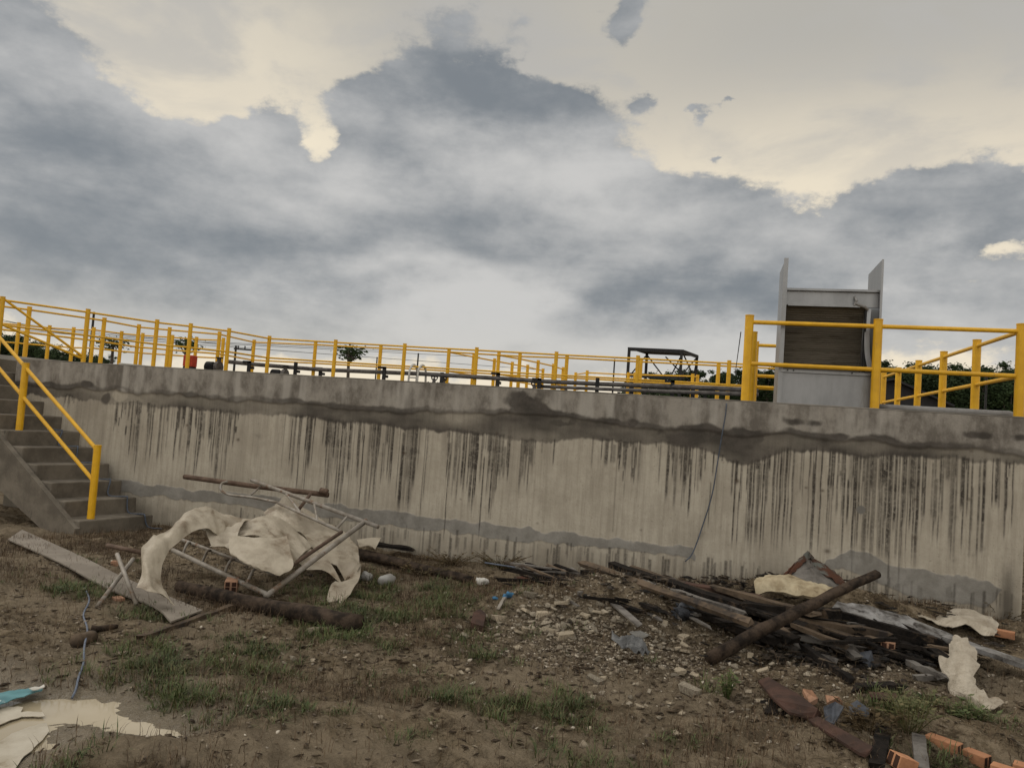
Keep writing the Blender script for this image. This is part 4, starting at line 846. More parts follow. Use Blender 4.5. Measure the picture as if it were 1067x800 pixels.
pk((838, 674), (888, 709), .05, .04, 'dark stick sloping to the mud below the grey plank', CHAR, .08, 0, seed=25, nm='stick', cat='stick')
pk((944, 689), (984, 706), .05, .04, 'dark curved offcut beside the foot of the cream sack', GREYW, .04, .02, seed=26)
pk((952, 706), (985, 704), .04, .035, 'thin grey stick touching the foot of the sack', GREYW, .01, .01, seed=43, nm='stick', cat='stick')
pk((897, 717), (936, 716), .07, .055, 'black charred block lying on red scrap', CHAR, .0, .01, seed=27, nm='charred_block', cat='block')
pk((735, 640), (800, 676), .10, .05, 'charred stub wedged beneath the lower end of the log', CHAR, .12, .06, seed=28, flat=True)
pk((770, 630), (880, 640), .12, .06, 'charred board piled under the cream foam bundle', CHAR, .26, .26, seed=29, flat=True)
pk((780, 655), (870, 690), .10, .045, 'dull grey plank end showing between log and slate', GREYW, .12, .05, seed=30, flat=True)
pk((790, 640), (960, 690), .07, .045, 'long thin charred lath through the lower heap', CHAR, .18, .06, seed=44, flat=True)
pk((700, 606), (790, 622), .11, .03, 'red rusty strip along the wall at the heap top', REDB, .32, .30, seed=45, flat=True)
for nm_, a, b, w_, lab_, m_, z0, z1, sd_ in [
    ('plank', (664, 604), (780, 640), .06, 'narrow grey lath sandwiched between the two longest charred planks', GREYW, .34, .24, 61),
    ('plank', (632, 606), (700, 622), .10, 'charred board end showing under the low grey board', CHAR, .22, .18, 62),
    ('plank', (745, 612), (850, 640), .09, 'brown plank tucked under the rusty metal sheet', WOOD, .34, .26, 63),
    ('plank', (890, 672), (960, 690), .07, 'charred plank end just above the standing hollow brick', CHAR, .08, .04, 64)]:
    pk(a, b, w_, .035, lab_, m_, z0, z1, seed=sd_, flat=True, n=10)
p0 = gb(738, 686, .05); p1 = D(914, 598, 6.05)
mb = MB(); n = 14; rr = random.Random(3); pts = [p0.lerp(p1, i/n)+up*(.02*math.sin(i/n*3.1)+rr.uniform(-.006, .006)) for i in range(n+1)]
mb.path(pts, [.047-.012*i/n+rr.uniform(-.001, .001) for i in range(n+1)], 16, jit=.11, seed=8); tag(mb.build('leaning_log', LOG, smooth=True), 'big dark log leaning across the charred heap with its tip in the air', 'log')
# wet broad slab
o = loft([[(872, 628, 6.75), (905, 633, 6.7), (945, 645, 6.6), (992, 663, 6.4)], [(865, 637, 6.55), (895, 645, 6.45), (930, 656, 6.35), (985, 672, 6.15)]], 6, 6, .03, 6, 4).build('wet_slab', WETB); solid(o, .03); tag(o, 'broad wet grey slab of board with glints in the heap', 'board')
pk((985, 664), (1085, 698), .13, .035, 'pale wet board running out of the picture beside the sack', WETB, .12, .06, seed=31, jit=.08)
# rusty metal sheet, cream foam
def jag(pts, name, lab, m_, cat, th, par=None, nj=5, amp=1.2, sd=1):
    rr = random.Random(sd); P_ = []
    for k, a in enumerate(pts):
        b = pts[(k+1) % len(pts)]
        for t_ in range(nj):
            f = t_/nj; P_.append(D(a[0]+(b[0]-a[0])*f+(rr.uniform(-amp, amp) if t_ else 0), a[1]+(b[1]-a[1])*f+(rr.uniform(-amp, amp) if t_ else 0), a[2]+(b[2]-a[2])*f+(rr.uniform(-.02, .02) if t_ else 0)))
    nrm = Vector((0, 1, .4)).normalized()*th; n = len(P_); mb = MB(); mb.add(P_+[p_+nrm for p_ in P_], [tuple(range(n))[::-1], tuple(range(n, 2*n))]+[(i, (i+1) % n, n+(i+1) % n, n+i) for i in range(n)]); o = mb.build(name, m_, par); return tag(o, lab, cat)
rs = thing('rusty_metal_sheet', 'ragged rusty metal sheet propped against the wall above the heap', 'metal sheet', D(848, 612, 7.2))
jag([(818, 603, 7.3), (832, 588, 7.45), (842, 576, 7.55), (849, 586, 7.5), (878, 607, 7.3), (866, 613, 7.1), (848, 613, 7.05), (830, 611, 7.1)], 'panel', None, GREYW, None, .012, rs, sd=2)
jag([(816, 600, 7.28), (828, 587, 7.43), (842, 574.5, 7.53), (845, 580, 7.5), (836, 588, 7.42), (826, 596, 7.32), (819, 605, 7.25)], 'rusted_edge', None, RUSTS, None, .02, rs, sd=3, amp=1.6)
jag([(843, 575, 7.5), (850, 584, 7.46), (866, 594, 7.36), (880, 606, 7.25), (876, 609, 7.22), (858, 598, 7.3), (846, 588, 7.42)], 'rusted_edge', None, RUSTS, None, .02, rs, sd=4, amp=1.6)
blob('rust_lump', 775, 612, .30, .14, .12, .1, RUSTS, 'red brown lump of rusted scrap against the wall beside the foam mat', 'lump', 12, .6)
blob('rust_lump', 560, 607, .22, .08, .07, .1, RUSTS, 'red brown rotten lump at the wall end of the rubble', 'lump', 13, .6)
for k in range(185):
    t_ = random.random()**1.25; px = 575+t_*400+random.uniform(-25, 25); py = 602+t_*72+random.uniform(-12, 10); L = random.uniform(22, 75); a_ = random.gauss(.27, .22); z_ = .10+.16*(1-t_)+random.uniform(-.04, .05)
    pk((px-L/2, py-L/2*a_), (px+L/2, py+L/2*a_), random.uniform(.018, .085)*(.6+.4*t_), random.uniform(.012, .032), 'thin charred lath jammed at a slant in the heap', [CHAR, CHAR, CHAR, GREYW, WOOD][k % 5], max(.06, z_+random.uniform(-.03, .04)), max(.05, z_-.03), nm='charred_lath', seed=100+k, cat='lath', flat=True, n=6, jit=.5, group='thin laths in the charred heap')
o = loft([[(788, 606, 7.1), (805, 599, 7.15), (825, 604, 7.1), (848, 612, 7.0), (868, 615, 6.9)], [(789, 612, 6.9), (805, 606, 6.85), (826, 611, 6.8), (848, 617, 6.75), (867, 619, 6.7)], [(790, 621, 6.85), (808, 617, 6.75), (828, 621, 6.7), (848, 624, 6.65), (864, 622, 6.65)]], 5, 6, .06, 7, 6).build('foam_bundle', FOAM, smooth=True); solid(o, .03); tag(o, 'cream foam mat folded over the charred planks beside the leaning log', 'foam mat')
# cream sheet at the wall
o = loft([[(947, 639, 7.1), (972, 641, 7.1), (1000, 637, 7.1), (1025, 641, 7.0), (1040, 652, 6.8)], [(960, 643, 6.85), (978, 648, 6.8), (1002, 645, 6.75), (1024, 651, 6.65), (1038, 660, 6.5)], [(972, 648, 6.7), (985, 655, 6.6), (1006, 652, 6.6), (1024, 661, 6.5), (1036, 664, 6.42)]], 5, 6, .05, 6, 8).build('cream_sheet', SACK, smooth=True); solid(o, .006); tag(o, 'cream plastic sheet bunched along the wall foot under a brick', 'plastic sheet')
# cream sack hanging over boards
L_ = [(991, 664, 6.05), (986, 680, 5.75), (979, 694, 5.55), (987, 709, 5.35), (991, 722, 5.2), (1006, 732, 5.05), (1022, 748, 4.85)]
C_ = [(1001, 663, 5.98), (1003, 678, 5.62), (1001, 694, 5.40), (1006, 708, 5.22), (1008, 719, 5.06), (1018, 727, 4.95), (1034, 740, 4.82)]
R_ = [(1008, 665, 6.0), (1018, 679, 5.68), (1018, 694, 5.48), (1015, 706, 5.32), (1021, 718, 5.18), (1032, 722, 5.05), (1046, 732, 4.95)]
o = loft([L_, C_, R_], 7, 7, .07, 6, 12).build('cream_sack', SACK, smooth=True); solid(o, .01); tag(o, 'crumpled cream sack draped from the boards down onto the mud', 'sack')
# red-brown broken boards, slates
def slabp(pts, name, lab, m_, cat, th=.015, dz=.02):
    P_ = [gb(*(list(p_)[:2]), dz+(p_[2] if len(p_) > 2 else 0)) for p_ in pts]; n = len(P_); mb = MB(); mb.add(P_+[p_+up*th for p_ in P_], [tuple(range(n))[::-1], tuple(range(n, 2*n))]+[(i, (i+1) % n, n+(i+1) % n, n+i) for i in range(n)]); return tag(mb.build(name, m_), lab, cat)
slabp([(790, 711), (800, 707), (835, 727, .03), (852, 741, .03), (856, 746), (848, 750), (822, 744, .03), (806, 730, .05)], 'red_brown_board', 'wide red brown board broken on the mud, upper of the pair', REDB, 'board')
slabp([(836, 748), (846, 745), (909, 780, .02), (906, 785, .02), (902, 789), (896, 787)], 'red_brown_board', 'narrow red brown strip below the wide broken one, forked at its end', REDB, 'board')
slabp([(792, 731), (806, 729), (840, 744), (832, 748), (796, 743)], 'dark_board_scrap', 'dark scrap under the wide red brown board', CHAR, 'board', .01, .006)
slabp([(858, 738, .06), (870, 733, .08), (879, 738, .08), (869, 756), (860, 752)], 'slate_tile', 'dark slate with a pale broken edge, leaning on the red board', SLATE, 'slate', .012)
slabp([(880, 739), (893, 731, .03), (905, 739, .03), (906, 749), (889, 746)], 'slate_tile', 'wet dark slate lying flat beside the leaning one', SLATE, 'slate', .012)
slabp([(896, 681, .1), (908, 679, .12), (912, 696), (901, 697)], 'slate_tile', 'small dark slate standing by the hollow brick', SLATE, 'slate', .012, .0)
slabp([(905, 722), (934, 724), (934, 732), (908, 728)], 'red_scrap', 'dull red scrap beneath the charred block', REDB, 'scrap', .012)
slabp([(836, 722, .02), (846, 724, .05), (852, 732, .05), (843, 737)], 'brick_shard', 'dull red brick shard behind the wide red board', BRICKD, 'brick', .03, 0)
slabp([(860, 727, .02), (874, 729, .03), (878, 734), (862, 735)], 'brick_shard', 'flat red shard tucked behind the leaning slate', BRICKD, 'brick', .02, 0)
pk((913, 800), (921, 758), .075, .04, 'charred upright board stub next to the broken brick', CHAR, 0, .04, seed=34, jit=.15); pk((961, 803), (957, 767), .065, .03, 'dark grey board stub between broken brick and longest brick', GREYW, 0, .05, seed=35, jit=.1)
# grey plastics, blue rag
o = loft([[(637, 661, 5.5), (648, 663, 5.48), (664, 670, 5.42), (677, 680, 5.3)], [(637, 667, 5.38), (648, 672, 5.33), (660, 679, 5.27), (670, 684, 5.2)]], 6, 7, .09, 10, 14).build('grey_plastic', GREYP, smooth=True); solid(o, .006); tag(o, 'wet grey plastic sheet scrap in front of the rubble', 'plastic scrap')
blob('dark_bag', 711, 648, .15, .10, .12, .5, DARKP, 'dark shiny plastic bag under the short light board', 'bag', 6, .9, -.02, 4)
blob('blue_rag', 530, 622, .06, .04, .04, .5, BLUE, 'bright blue rag on the edge of the rubble', 'rag', 8, .8); blob('blue_rag', 516, 625, .035, .02, .02, .5, BLUE, 'small blue shred beside the bright blue rag', 'rag', 9, .8)
pk((519, 636), (526, 623), .03, .02, 'pale metal strip leaning below the bright blue rag', GALV, 0, .05, seed=37, jit=.05, nm='metal_strip', cat='strip')
slabp([(656, 659, .03), (667, 658, .05), (676, 662, .03), (668, 666), (659, 662)], 'white_scrap', 'torn white plastic scrap behind the wet grey one', CLEAR, 'plastic scrap', .01)
slabp([(500, 640), (506, 646), (503, 659), (490, 655), (493, 644)], 'dark_brick', 'dark brown brick lump at the rubble end below the blue rag', REDB, 'brick', .05, 0)
# wire down the wall
pts = [(757, 420), (756, 432), (752, 455), (748, 480), (742, 515), (733, 545), (722, 575), (714, 584)]
mb = MB(); mb.path(cr([Vector((YP(a, b, -.05).x, -.035 if i < 6 else -.035-.03*(i-5), YP(a, b, -.04).z)) for i, (a, b) in enumerate(pts)], 5), .0065, 6); tag(mb.build('hanging_cable', CABLE, smooth=True), 'thin blue cable hanging down the wall face from the top edge', 'cable')
mb = MB(); mb.path(cr([gb(505, 586, .12), gb(540, 590, .10), gb(570, 596, .12), gb(600, 598, .2)], 6), .008, 6); tag(mb.build('grey_hose', CORD, smooth=True), 'grey blue cable lying in the weeds along the wall foot', 'cable')

# ------------------------------------------------------------------ rubble
def rock(seed, fl=.6, n=12):
    rr = random.Random(seed); bm = bmesh.new()
    for i in range(n):
        v = Vector((rr.gauss(0, 1), rr.gauss(0, 1), rr.gauss(0, 1))).normalized()*rr.uniform(.8, 1.1); v = Vector((v.x*1.25, v.y*.9, v.z*fl)); bm.verts.new(v)
    r_ = bmesh.ops.convex_hull(bm, input=bm.verts); bmesh.ops.delete(bm, geom=[g for g in r_['geom_interior'] if isinstance(g, bmesh.types.BMVert)], context='VERTS')
    me = bpy.data.meshes.new('rubble_chunk'); bm.to_mesh(me); bm.free(); return me
def slabm(seed):
    rr = random.Random(seed); mb = MB(); j = lambda: rr.uniform(-.12, .12)
    vs = [(x*1.2*(1+j()*2), y*.75*(1+j()*2.5), z*.3*(1+j()*2)) for z in (-1, 1) for x, y in ((-1, -1), (1, -1), (1, 1), (-1, 1))]
    mb.box6(vs); me = bpy.data.meshes.new('tile_shard'); me.from_pydata([tuple(v) for v in mb.v], [], mb.f); return me
rocks = [rock(s, .5+.08*(s % 4)) for s in range(10)]; shards = [slabm(s) for s in range(6)]
for me in rocks: me.materials.append(RUB)
for me in shards: me.materials.append(PALE)
blocks = [slabm(s) for s in (41, 42, 43)]
for me in blocks: me.materials.append(RUB)
rg = random.Random(21)
def scatter(n, cx, cy, sx, sy, s0, s1, frac=.25):
    for k in range(n):
        px, py = rg.gauss(cx, sx), rg.gauss(cy, sy)
        if py > 795 or py < 600: continue
        p_ = gb(px, py); sh = rg.random() < frac; s_ = rg.uniform(s0, s1)*(.8+.5*rg.random()**3)
        o = bpy.data.objects.new('tile_shard' if sh else 'rubble_chunk', rg.choice(shards if sh else rocks)); COL.objects.link(o)
        o.location = p_+up*s_*.22; o.scale = (s_,)*3; o.rotation_euler = (rg.uniform(-.45, .45), rg.uniform(-.45, .45), rg.uniform(0, 6.3))
        tag(o, 'pale flat shard of tile or mortar among the rubble' if sh else 'grey brown chunk of broken masonry scattered on the earth', 'shard' if sh else 'rubble', 'pale shards in the rubble' if sh else 'broken masonry chunks')
scatter(125, 585, 640, 40, 14, .018, .042, .2); scatter(75, 655, 650, 45, 16, .016, .038, .18); scatter(50, 720, 690, 45, 16, .014, .036, .2); scatter(40, 890, 695, 60, 14, .014, .038, .2); scatter(24, 690, 725, 80, 20, .012, .028, .25); scatter(14, 300, 660, 60, 20, .014, .03, .3); scatter(12, 500, 690, 60, 20, .012, .024, .3); scatter(16, 850, 740, 50, 15, .012, .03, .3)
for (px, py, s_, rz, lab) in [(566, 641, .075, .5, 'long pale brick fragment in the middle of the rubble pile'), (589, 664, .08, .5, 'pale brick fragment lying lowest on the rubble pile'), (572, 658, .07, .1, 'thin pale fragment beside another near the rubble foot'), (549, 657, .055, .6, 'short pale fragment at the rubble foot nearest the blue rag'), (619, 710, .07, -.5, 'lone brown block half sunk in bare earth'), (719, 721, .085, -.4, 'flat brown brick lying alone in front of the heap'), (332, 659, .085, .3, 'pale chunk of mortar before the dark log end'), (520, 645, .075, .9, 'square greenish block below the blue rag'), (553, 621, .075, .0, 'flat brown fragment at the rubble top'), (712, 665, .06, 1.1, 'pale yellow lump under the dark bag')]:
    s_ *= .66; o = bpy.data.objects.new('masonry_block', rg.choice(blocks if 'brown' in lab else shards)); COL.objects.link(o); o.location = gb(px, py)+up*s_*.25; o.scale = (s_, s_*.8, s_*1.3); o.rotation_euler = (rg.uniform(-.2, .3), rg.uniform(-.2, .2), rz); tag(o, lab, 'block')
# grit and crumbs: uncountable
def many(name, protos_, P_, sc, material, tilt=.5, seed=1):
    rg_ = np.random.default_rng(seed); VV = []; FF = []; off = 0; base = []
    for me in protos_:
        co_ = np.array([v.co[:] for v in me.vertices]); tris = []
        for p_ in me.polygons:
            v = list(p_.vertices)
            for k in range(1, len(v)-1): tris.append((v[0], v[k], v[k+1]))
        base.append((co_, np.array(tris)))
    for i in range(len(P_)):
        co_, tr = base[i % len(base)]; a = rg_.uniform(0, 6.28); b_ = rg_.uniform(-tilt, tilt); ca, sa, cb, sb = math.cos(a), math.sin(a), math.cos(b_), math.sin(b_)
        M_ = np.array([[ca, -sa, 0], [sa, ca, 0], [0, 0, 1]]) @ np.array([[1, 0, 0], [0, cb, -sb], [0, sb, cb]]); VV.append((co_*sc[i]) @ M_.T + P_[i]); FF.append(tr+off); off += len(co_)
    V = np.concatenate(VV); Fc = np.concatenate(FF).astype(np.int32); me = bpy.data.meshes.new(name)
    me.vertices.add(len(V)); me.vertices.foreach_set('co', V.astype(np.float32).ravel()); me.loops.add(Fc.size); me.loops.foreach_set('vertex_index', Fc.ravel()); me.polygons.add(len(Fc))
    me.polygons.foreach_set('loop_start', (np.arange(len(Fc))*3).astype(np.int32)); me.polygons.foreach_set('loop_total', np.full(len(Fc), 3, np.int32)); me.update(calc_edges=True); me.materials.append(material)
    o = bpy.data.objects.new(name, me); COL.objects.link(o); return tag(o, kind='stuff')
def grit_mat(name, cols):
    M, nt, bs, o = nodes(name); q = NT(nt); g = q.n('ShaderNodeNewGeometry').outputs['Random Per Island']; cc = q.mix(q.ramp(g, .3, .6), cols[0], cols[1]); cc = q.mix(q.ramp(g, .84, .97), cc, cols[2]); q.put(bs.inputs['Base Color'], cc); bs.inputs['Roughness'].default_value = .92; bs.inputs['Specular IOR Level'].default_value = .2; return M
def pix_pts(n, cx, cy, sx, sy, seed):
    r_ = np.random.default_rng(seed); out = []
    while len(out) < n:
        px, py = r_.normal(cx, sx), r_.normal(cy, sy)
        if 598 < py < 830: p_ = ZP(px, py, .12 if py < 680 else .03); out.append((p_.x, p_.y))
    return np.array(out)
XY = np.concatenate([pix_pts(3200, 598, 645, 46, 16, 1), pix_pts(2300, 690, 662, 60, 22, 2), pix_pts(1500, 870, 695, 90, 24, 3), np.stack([RNG.uniform(-6, 4.5, 5200), RNG.uniform(-6.2, -.3, 5200)], -1)])
zz = hgt(XY[:, 0], XY[:, 1]); sc = RNG.uniform(.004, .013, len(XY))*(1+1.4*RNG.random(len(XY))**6); keep = (zz > PUDZ+.01) & (XY[:, 1] < -.05); XY, zz, sc = XY[keep], zz[keep], sc[keep]
many('gravel', [rock(s, .6, 9) for s in range(30, 36)], np.stack([XY[:, 0], XY[:, 1], zz+sc*.2], -1), sc, grit_mat('gravel_stone', [(.23, .188, .132), (.10, .077, .054), (.44, .385, .30)]), 1.0, 4)
def flake(seed):
    rr = random.Random(seed); me = bpy.data.meshes.new('flake'); w = rr.uniform(.12, .5); me.from_pydata([(-1, -w*.3, 0), (-.2, -w, .1), (1, -w*.2, -.05), (.7, w*.6, .12), (-.6, w, 0), (0, 0, -.15)], [], [(0, 1, 2, 3, 4), (1, 0, 5), (2, 1, 5), (3, 2, 5), (4, 3, 5), (0, 4, 5)]); return me
XY = np.concatenate([pix_pts(900, 640, 660, 120, 30, 11), pix_pts(800, 860, 690, 110, 35, 12), pix_pts(700, 300, 650, 140, 40, 13), np.stack([RNG.uniform(-6, 4.5, 6500), RNG.uniform(-6.2, -.1, 6500)], -1)])
zz = hgt(XY[:, 0], XY[:, 1]); keep = zz > PUDZ+.01; XY, zz = XY[keep], zz[keep]; sc = RNG.uniform(.008, .03, len(XY))*(1+1.2*RNG.random(len(XY))**8)
XYc = np.concatenate([pix_pts(900, 720, 622, 70, 12, 21), pix_pts(900, 900, 668, 60, 16, 22)]); zc = hgt(XYc[:, 0], XYc[:, 1]); kc = XYc[:, 1] < -.1; XYc, zc = XYc[kc], zc[kc]
many('charred_debris', [flake(s) for s in range(20, 28)], np.stack([XYc[:, 0], XYc[:, 1], zc+RNG.uniform(.0, .07, len(zc))], -1), RNG.uniform(.02, .075, len(zc)), grit_mat('charred_flakes', [(.022, .019, .016), (.055, .042, .03), (.11, .085, .06)]), .6, 9)
many('ground_litter', [flake(s) for s in range(8)], np.stack([XY[:, 0], XY[:, 1], zz+.006], -1), sc, grit_mat('litter_flakes', [(.050, .034, .020), (.10, .072, .044), (.26, .21, .15)]), .35, 8)
# ------------------------------------------------------------------ grass and straw
def blades(name, XY, L, wd, material, bend=.7, seed=2, flat=.35, ang=None):
    r_ = np.random.default_rng(seed); n = len(XY); z = hgt(XY[:, 0], XY[:, 1]); a = r_.uniform(0, 6.283, n) if ang is None else ang; ln = np.stack([np.cos(a), np.sin(a)], -1); sd = np.stack([-np.sin(a), np.cos(a)], -1); k = r_.uniform(flat*.3, bend, n)
    P0 = np.column_stack([XY, z-.005]); hz = L*np.sqrt(np.maximum(.05, 1-k*k)); P1 = np.column_stack([XY+ln*(k*L*.35)[:, None], z+hz*.6]); P2 = np.column_stack([XY+ln*(k*L)[:, None], z+hz*np.where(k > .75, .7, .95)]); S3 = np.column_stack([sd*(wd/2)[:, None], np.zeros(n)])
    V = np.stack([P0-S3, P0+S3, P1+S3*.8, P1-S3*.8, P2], 1).reshape(-1, 3); b5 = np.arange(n)*5
    Q4 = np.stack([b5, b5+1, b5+2, b5+3], -1); T3 = np.stack([b5+3, b5+2, b5+4], -1); lv = np.concatenate([Q4.ravel(), T3.ravel()]).astype(np.int32); me = bpy.data.meshes.new(name)
    me.vertices.add(len(V)); me.vertices.foreach_set('co', V.astype(np.float32).ravel()); me.loops.add(len(lv)); me.loops.foreach_set('vertex_index', lv); me.polygons.add(2*n)
    me.polygons.foreach_set('loop_start', np.concatenate([np.arange(n)*4, 4*n+np.arange(n)*3]).astype(np.int32)); me.polygons.foreach_set('loop_total', np.concatenate([np.full(n, 4), np.full(n, 3)]).astype(np.int32)); me.update(calc_edges=True); me.materials.append(material)
    o = bpy.data.objects.new(name, me); COL.objects.link(o); return tag(o, kind='stuff')
def sample(n, fn, seed, lo_=.08):
    r_ = np.random.default_rng(seed); C_ = np.stack([r_.uniform(-7, 4.8, n), r_.uniform(-6.3, -.03, n)], -1); w = fn(C_[:, 0], C_[:, 1]); k = r_.random(n) < w; return C_[k]
TC = sample(38000, lambda x, y: np.clip(grassiness(x, y), 0, 1)**1.3*(hgt(x, y) > PUDZ+.02), 5)
TS = RNG.uniform(.35, 1.25, len(TC)); NB = 16
off = RNG.normal(0, 1, (len(TC), NB, 2))*(.028*TS)[:, None, None]
XYg = (TC[:, None, :]+off).reshape(-1, 2); aG = np.arctan2(off[..., 1], off[..., 0]).ravel()+RNG.normal(0, .6, len(XYg))
LG = (RNG.uniform(.035, .11, (len(TC), NB))*TS[:, None]).ravel()
blades('grass', XYg, LG, RNG.uniform(.003, .006, len(XYg)), GRASS, .99, flat=1.6, ang=aG)
XYs = sample(200000, lambda x, y: np.clip(.12+.8*sst(.52, .66, fbm(x*1.1, y*1.6, 4, 140))*sst(1.5, -.5, x)+.75*np.clip(grassiness(x, y)*1.2, 0, 1)*sst(.45, .6, fbm(x*4, y*4, 3, 99))+.5*np.exp(-((y+.25)/.3)**2)*sst(.4, .6, fbm(x*1.3, y*0, 3, 12)), 0, 1)*(hgt(x, y) > PUDZ+.02), 6)
blades('dry_straw', XYs, RNG.uniform(.03, .12, len(XYs)), RNG.uniform(.002, .004, len(XYs)), STRAW, .97, 3, .9)
# leafy weeds standing alone
def weed(px, py, hh, lab, n=26, seed=1, m_=GRASS, spread=.12):
    rr = random.Random(seed); p_ = gb(px, py, -.01); mb = MB()
    for k in range(n):
        a = rr.uniform(0, 6.28); L = hh*rr.uniform(.5, 1.0); o_ = Vector((math.cos(a), math.sin(a), 0)); b0 = p_+o_*rr.uniform(0, spread*.4); tip = b0+o_*rr.uniform(.2, .7)*spread*2+up*L; mid_ = b0.lerp(tip, .5)+up*L*.15
        mb.path([b0, mid_, tip], [.003, .0025, .001], 4)
        for j in range(6):
            t_ = rr.uniform(.3, 1); q_ = b0.lerp(tip, t_)+up*L*.1*(1-abs(2*t_-1)); aa = rr.uniform(0, 6.28); l_ = rr.uniform(.02, .05); dv = Vector((math.cos(aa), math.sin(aa), rr.uniform(-.2, .5))).normalized()*l_; sv = dv.cross(up).normalized()*l_*.3
            mb.add([q_, q_+dv*.5+sv, q_+dv, q_+dv*.5-sv], [(0, 1, 2, 3)])
    return tag(mb.build('weed_plant', m_), lab, 'weed', 'weeds at the heap and wall')
weed(545, 592, .22, 'green leafy weed at the wall foot behind the rubble', 30, 1); weed(757, 728, .20, 'upright green weed alone before the leaning log', 16, 2, spread=.05); weed(945, 762, .28, 'tall yellow green weed between charred stubs and sack', 24, 3, WEEDY, spread=.16); weed(1010, 752, .12, 'low dark green weed beside the foot of the sack', 22, 4, spread=.10)
weed(1046, 648, .25, 'brown green weed in the wall corner beside the brick', 34, 5, WEEDB, .2); weed(520, 592, .2, 'dry brown weed along the wall next to the green one', 40, 6, WEEDB, .25); weed(905, 765, .16, 'dry reddish weed beside the slates', 40, 7, WEEDB, .15); weed(1035, 640, .2, 'dry brown weed above the cream sheet', 30, 8, WEEDB, .2); weed(470, 590, .18, 'dry brown weed by the log near the wall', 40, 9, WEEDB, .25); weed(440, 600, .15, 'dry brown weed farthest along the wall foot', 40, 10, WEEDB, .25)

# ------------------------------------------------------------------ sky
Wd_ = bpy.data.worlds.new('World'); S.world = Wd_; Wd_.use_nodes = True; nt = Wd_.node_tree; nt.nodes.clear(); q = NT(nt)
SUN_EL, SUN_AZ = R(38), R(-75)          # azimuth from +Y towards +X
out = q.n('ShaderNodeOutputWorld')
tc = q.n('ShaderNodeTexCoord').outputs['Generated']
sep = q.n('ShaderNodeSeparateXYZ'); q.put(sep.inputs[0], tc); X_, Y_, Z_ = sep.outputs
az = q.math('MULTIPLY', q.math('ARCTAN2', X_, Y_), 57.2958); el = q.math('MULTIPLY', q.math('ARCSINE', Z_), 57.2958)
dirv = q.mapping(tc, (1, 1, 1.7))
wn = q.n('ShaderNodeTexNoise'); q.put(wn.inputs['Vector'], dirv); wn.inputs['Scale'].default_value = 7; wn.inputs['Detail'].default_value = 7; wn.inputs['Roughness'].default_value = .6
sw = q.n('ShaderNodeSeparateColor'); q.put(sw.inputs[0], wn.outputs['Color'])
azw = q.math('ADD', az, q.math('MULTIPLY_ADD', sw.outputs[0], 9, -4.5)); elw = q.math('ADD', el, q.math('MULTIPLY_ADD', sw.outputs[1], 7, -3.5))
def blobs(lst):
    acc = None
    for (px, py, sx, sy, w) in lst:
        a0, e0 = azel(px, py); k = .0715
        u = q.math('DIVIDE', q.math('SUBTRACT', azw, a0), sx*k); v = q.math('DIVIDE', q.math('SUBTRACT', elw, e0), sy*k)
        r2 = q.math('ADD', q.math('MULTIPLY', u, u), q.math('MULTIPLY', v, v)); g = q.math('MULTIPLY', q.math('EXPONENT', q.math('MULTIPLY', r2, -1)), w)
        acc = g if acc is None else q.math('ADD', acc, g)
    return acc
cov = blobs([(60, 200, 190, 105, .95), (210, 230, 140, 75, .8), (20, 100, 60, 60, .7), (285, 135, 38, 50, .55), (10, 30, 40, 30, .6),
             (520, 105, 130, 52, .8), (400, 150, 90, 60, .7), (560, 200, 170, 85, .8), (710, 240, 110, 55, .7), (430, 260, 220, 80, .9), (650, 290, 160, 70, .6),
             (950, 208, 72, 42, 1.0), (1075, 205, 50, 30, .8), (930, 280, 170, 55, .6), (500, 330, 700, 55, .75),
             (765, 101, 14, 5, .75), (740, 113, 11, 12, .7), (763, 167, 10, 9, .75), (659, 15, 22, 22, .6), (683, 101, 16, 9, .5), (400, 5, 130, 30, .38),
             (850, 120, 140, 75, -.55), (190, 110, 80, 40, -.25), (318, 150, 26, 34, -.75), (330, 60, 90, 42, -.4), (590, 50, 60, 30, -.25), (1038, 235, 32, 14, -.55), (250, 50, 120, 40, -.15), (780, 340, 80, 14, -.15)])
fb = q.noise(dirv, 9, 10, .64); fb2 = q.noise(q.mapping(tc, (1, 1, 3.4), (3, 1, 5)), 3.6, 7, .5, .35)
cov = q.math('ADD', cov, q.math('MULTIPLY_ADD', fb, 1.6, -.8))
alpha = q.ramp(cov, .17, .54)
thick = q.ramp(cov, .25, 1.5)
lite = blobs([(120, 250, 200, 70, -.35), (60, 170, 90, 60, -.25), (500, 95, 110, 28, -.45), (400, 150, 90, 30, -.3), (660, 300, 130, 26, -.35), (600, 255, 100, 16, -.2), (330, 275, 150, 18, -.2), (770, 225, 60, 25, -.2), (840, 300, 70, 40, -.15), (950, 205, 70, 40, -.4), (780, 330, 120, 25, -.22), (290, 140, 30, 40, -.2), (900, 320, 160, 25, -.2), (560, 230, 90, 22, -.2), (1067, 205, 50, 25, -.3), (210, 290, 160, 25, -.12),
              (520, 175, 90, 28, .22), (640, 160, 60, 40, .15), (430, 300, 120, 22, .12), (510, 318, 110, 40, .42), (300, 335, 260, 25, .12), (700, 360, 200, 30, .2), (350, 200, 60, 40, .1), (980, 270, 60, 30, .2)])
shade = q.math('ADD', q.math('MULTIPLY_ADD', fb2, 1.35, -.17), lite)
shade = q.math('ADD', shade, q.math('MULTIPLY_ADD', fb, .2, -.1))
fbu = q.noise(q.mapping(tc, (1, 1, 1.7), (.004, 0, -.028)), 9, 10, .64)
fbl = q.math('SUBTRACT', q.noise(dirv, 9, 5, .55), q.noise(q.mapping(tc, (1, 1, 1.7), (.01, 0, -.05)), 9, 5, .55))
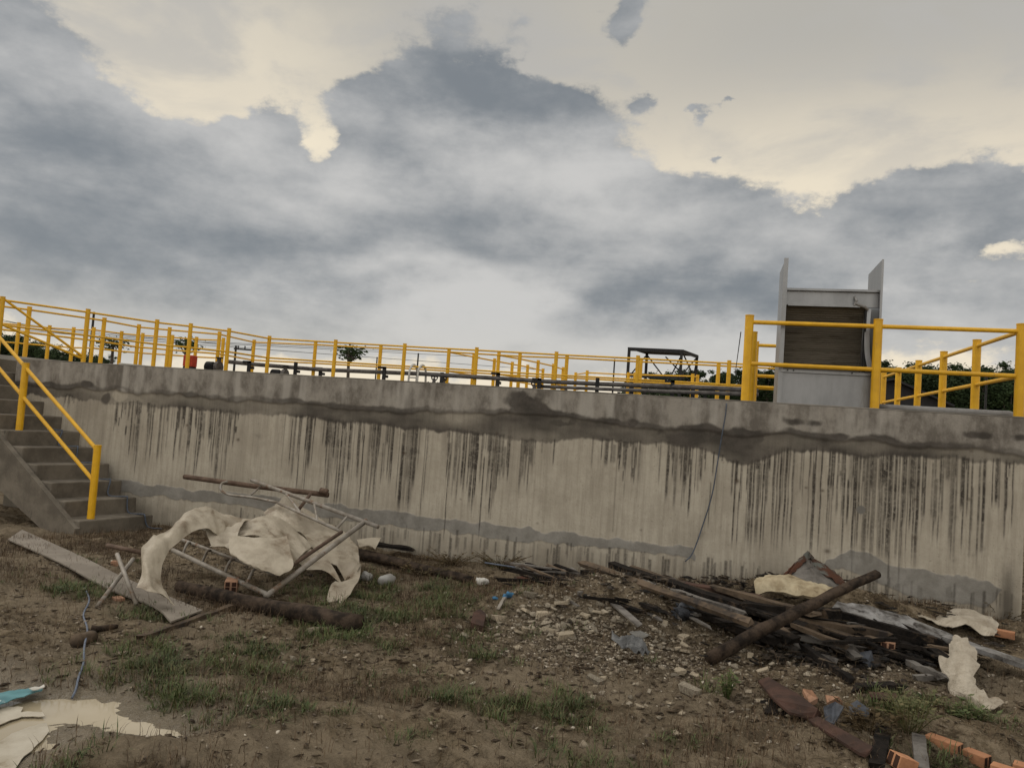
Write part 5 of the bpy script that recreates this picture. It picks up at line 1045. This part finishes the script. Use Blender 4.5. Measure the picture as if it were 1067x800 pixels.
shade = q.math('ADD', shade, q.math('MULTIPLY', q.math('SUBTRACT', fb, fbu), .3))
shade = q.math('ADD', shade, q.math('MULTIPLY', fbl, .45))
shade = q.math('ADD', shade, q.ramp(el, 19, 28, 0, -.32))
shade = q.ramp(shade, -.15, .95)
ccol = q.mix(shade, (.215, .236, .256), (.62, .61, .59))
# clear gaps: cream glow low to the west, greyer higher up
gap = q.mix(q.ramp(el, 13, 28), (.93, .82, .64), (.485, .465, .42))
gl = blobs([(860, 190, 150, 60, .35), (640, 30, 100, 60, .1), (150, 60, 150, 70, .3), (280, 40, 100, 60, .3), (318, 150, 40, 30, .6), (1040, 240, 50, 20, .4)])
gap = q.mix(q.math('MINIMUM', gl, .7), gap, (.97, .86, .66))
veil = q.noise(q.mapping(tc, (1, 1, 2.2), (8, 2, 1)), 5, 8, .58, .4)
gap = q.mix(q.math('MULTIPLY', q.ramp(veil, .44, .66), q.ramp(el, 14, 24, .15, .75)), gap, (.50, .485, .455))
ccol = q.mix(q.ramp(cov, .58, .26), ccol, gap)          # thin edges let the light through
# hazy brighter band at the horizon
ccol = q.mix(q.ramp(el, 9, 0, 0, .7), ccol, (.66, .63, .57))
sky = q.n('ShaderNodeTexSky', sky_type='NISHITA', sun_disc=False); sky.sun_elevation = SUN_EL; sky.sun_rotation = SUN_AZ
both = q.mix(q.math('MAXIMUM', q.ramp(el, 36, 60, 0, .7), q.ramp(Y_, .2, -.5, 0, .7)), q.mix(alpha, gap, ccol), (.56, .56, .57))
key = q.math('ADD', q.ramp(el, 34, 72, 1, 2.35), q.math('MULTIPLY', q.ramp(Y_, .1, -.7), 1.05))      # brightness added to unseen sky overhead and behind, lighting wall and ground
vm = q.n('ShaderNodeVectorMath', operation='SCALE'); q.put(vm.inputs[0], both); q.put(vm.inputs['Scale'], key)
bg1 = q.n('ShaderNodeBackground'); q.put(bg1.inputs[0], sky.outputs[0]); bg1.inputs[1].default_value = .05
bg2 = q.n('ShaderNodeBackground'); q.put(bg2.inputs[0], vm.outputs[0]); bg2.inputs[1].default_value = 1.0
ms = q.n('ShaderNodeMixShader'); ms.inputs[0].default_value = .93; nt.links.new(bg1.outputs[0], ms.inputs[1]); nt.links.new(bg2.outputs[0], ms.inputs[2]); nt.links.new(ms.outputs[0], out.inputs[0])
sl = bpy.data.lights.new('sun', 'SUN'); sl.energy = 1.1; sl.angle = R(28); sl.color = (1, .96, .90); so = bpy.data.objects.new('sun', sl); COL.objects.link(so)
sdir = Vector((math.sin(SUN_AZ)*math.cos(SUN_EL), math.cos(SUN_AZ)*math.cos(SUN_EL), math.sin(SUN_EL))); so.rotation_euler = sdir.to_track_quat('Z', 'Y').to_euler()
S.view_settings.view_transform = 'Standard'; S.view_settings.look = 'None'; S.view_settings.exposure = 0; S.view_settings.gamma = 1
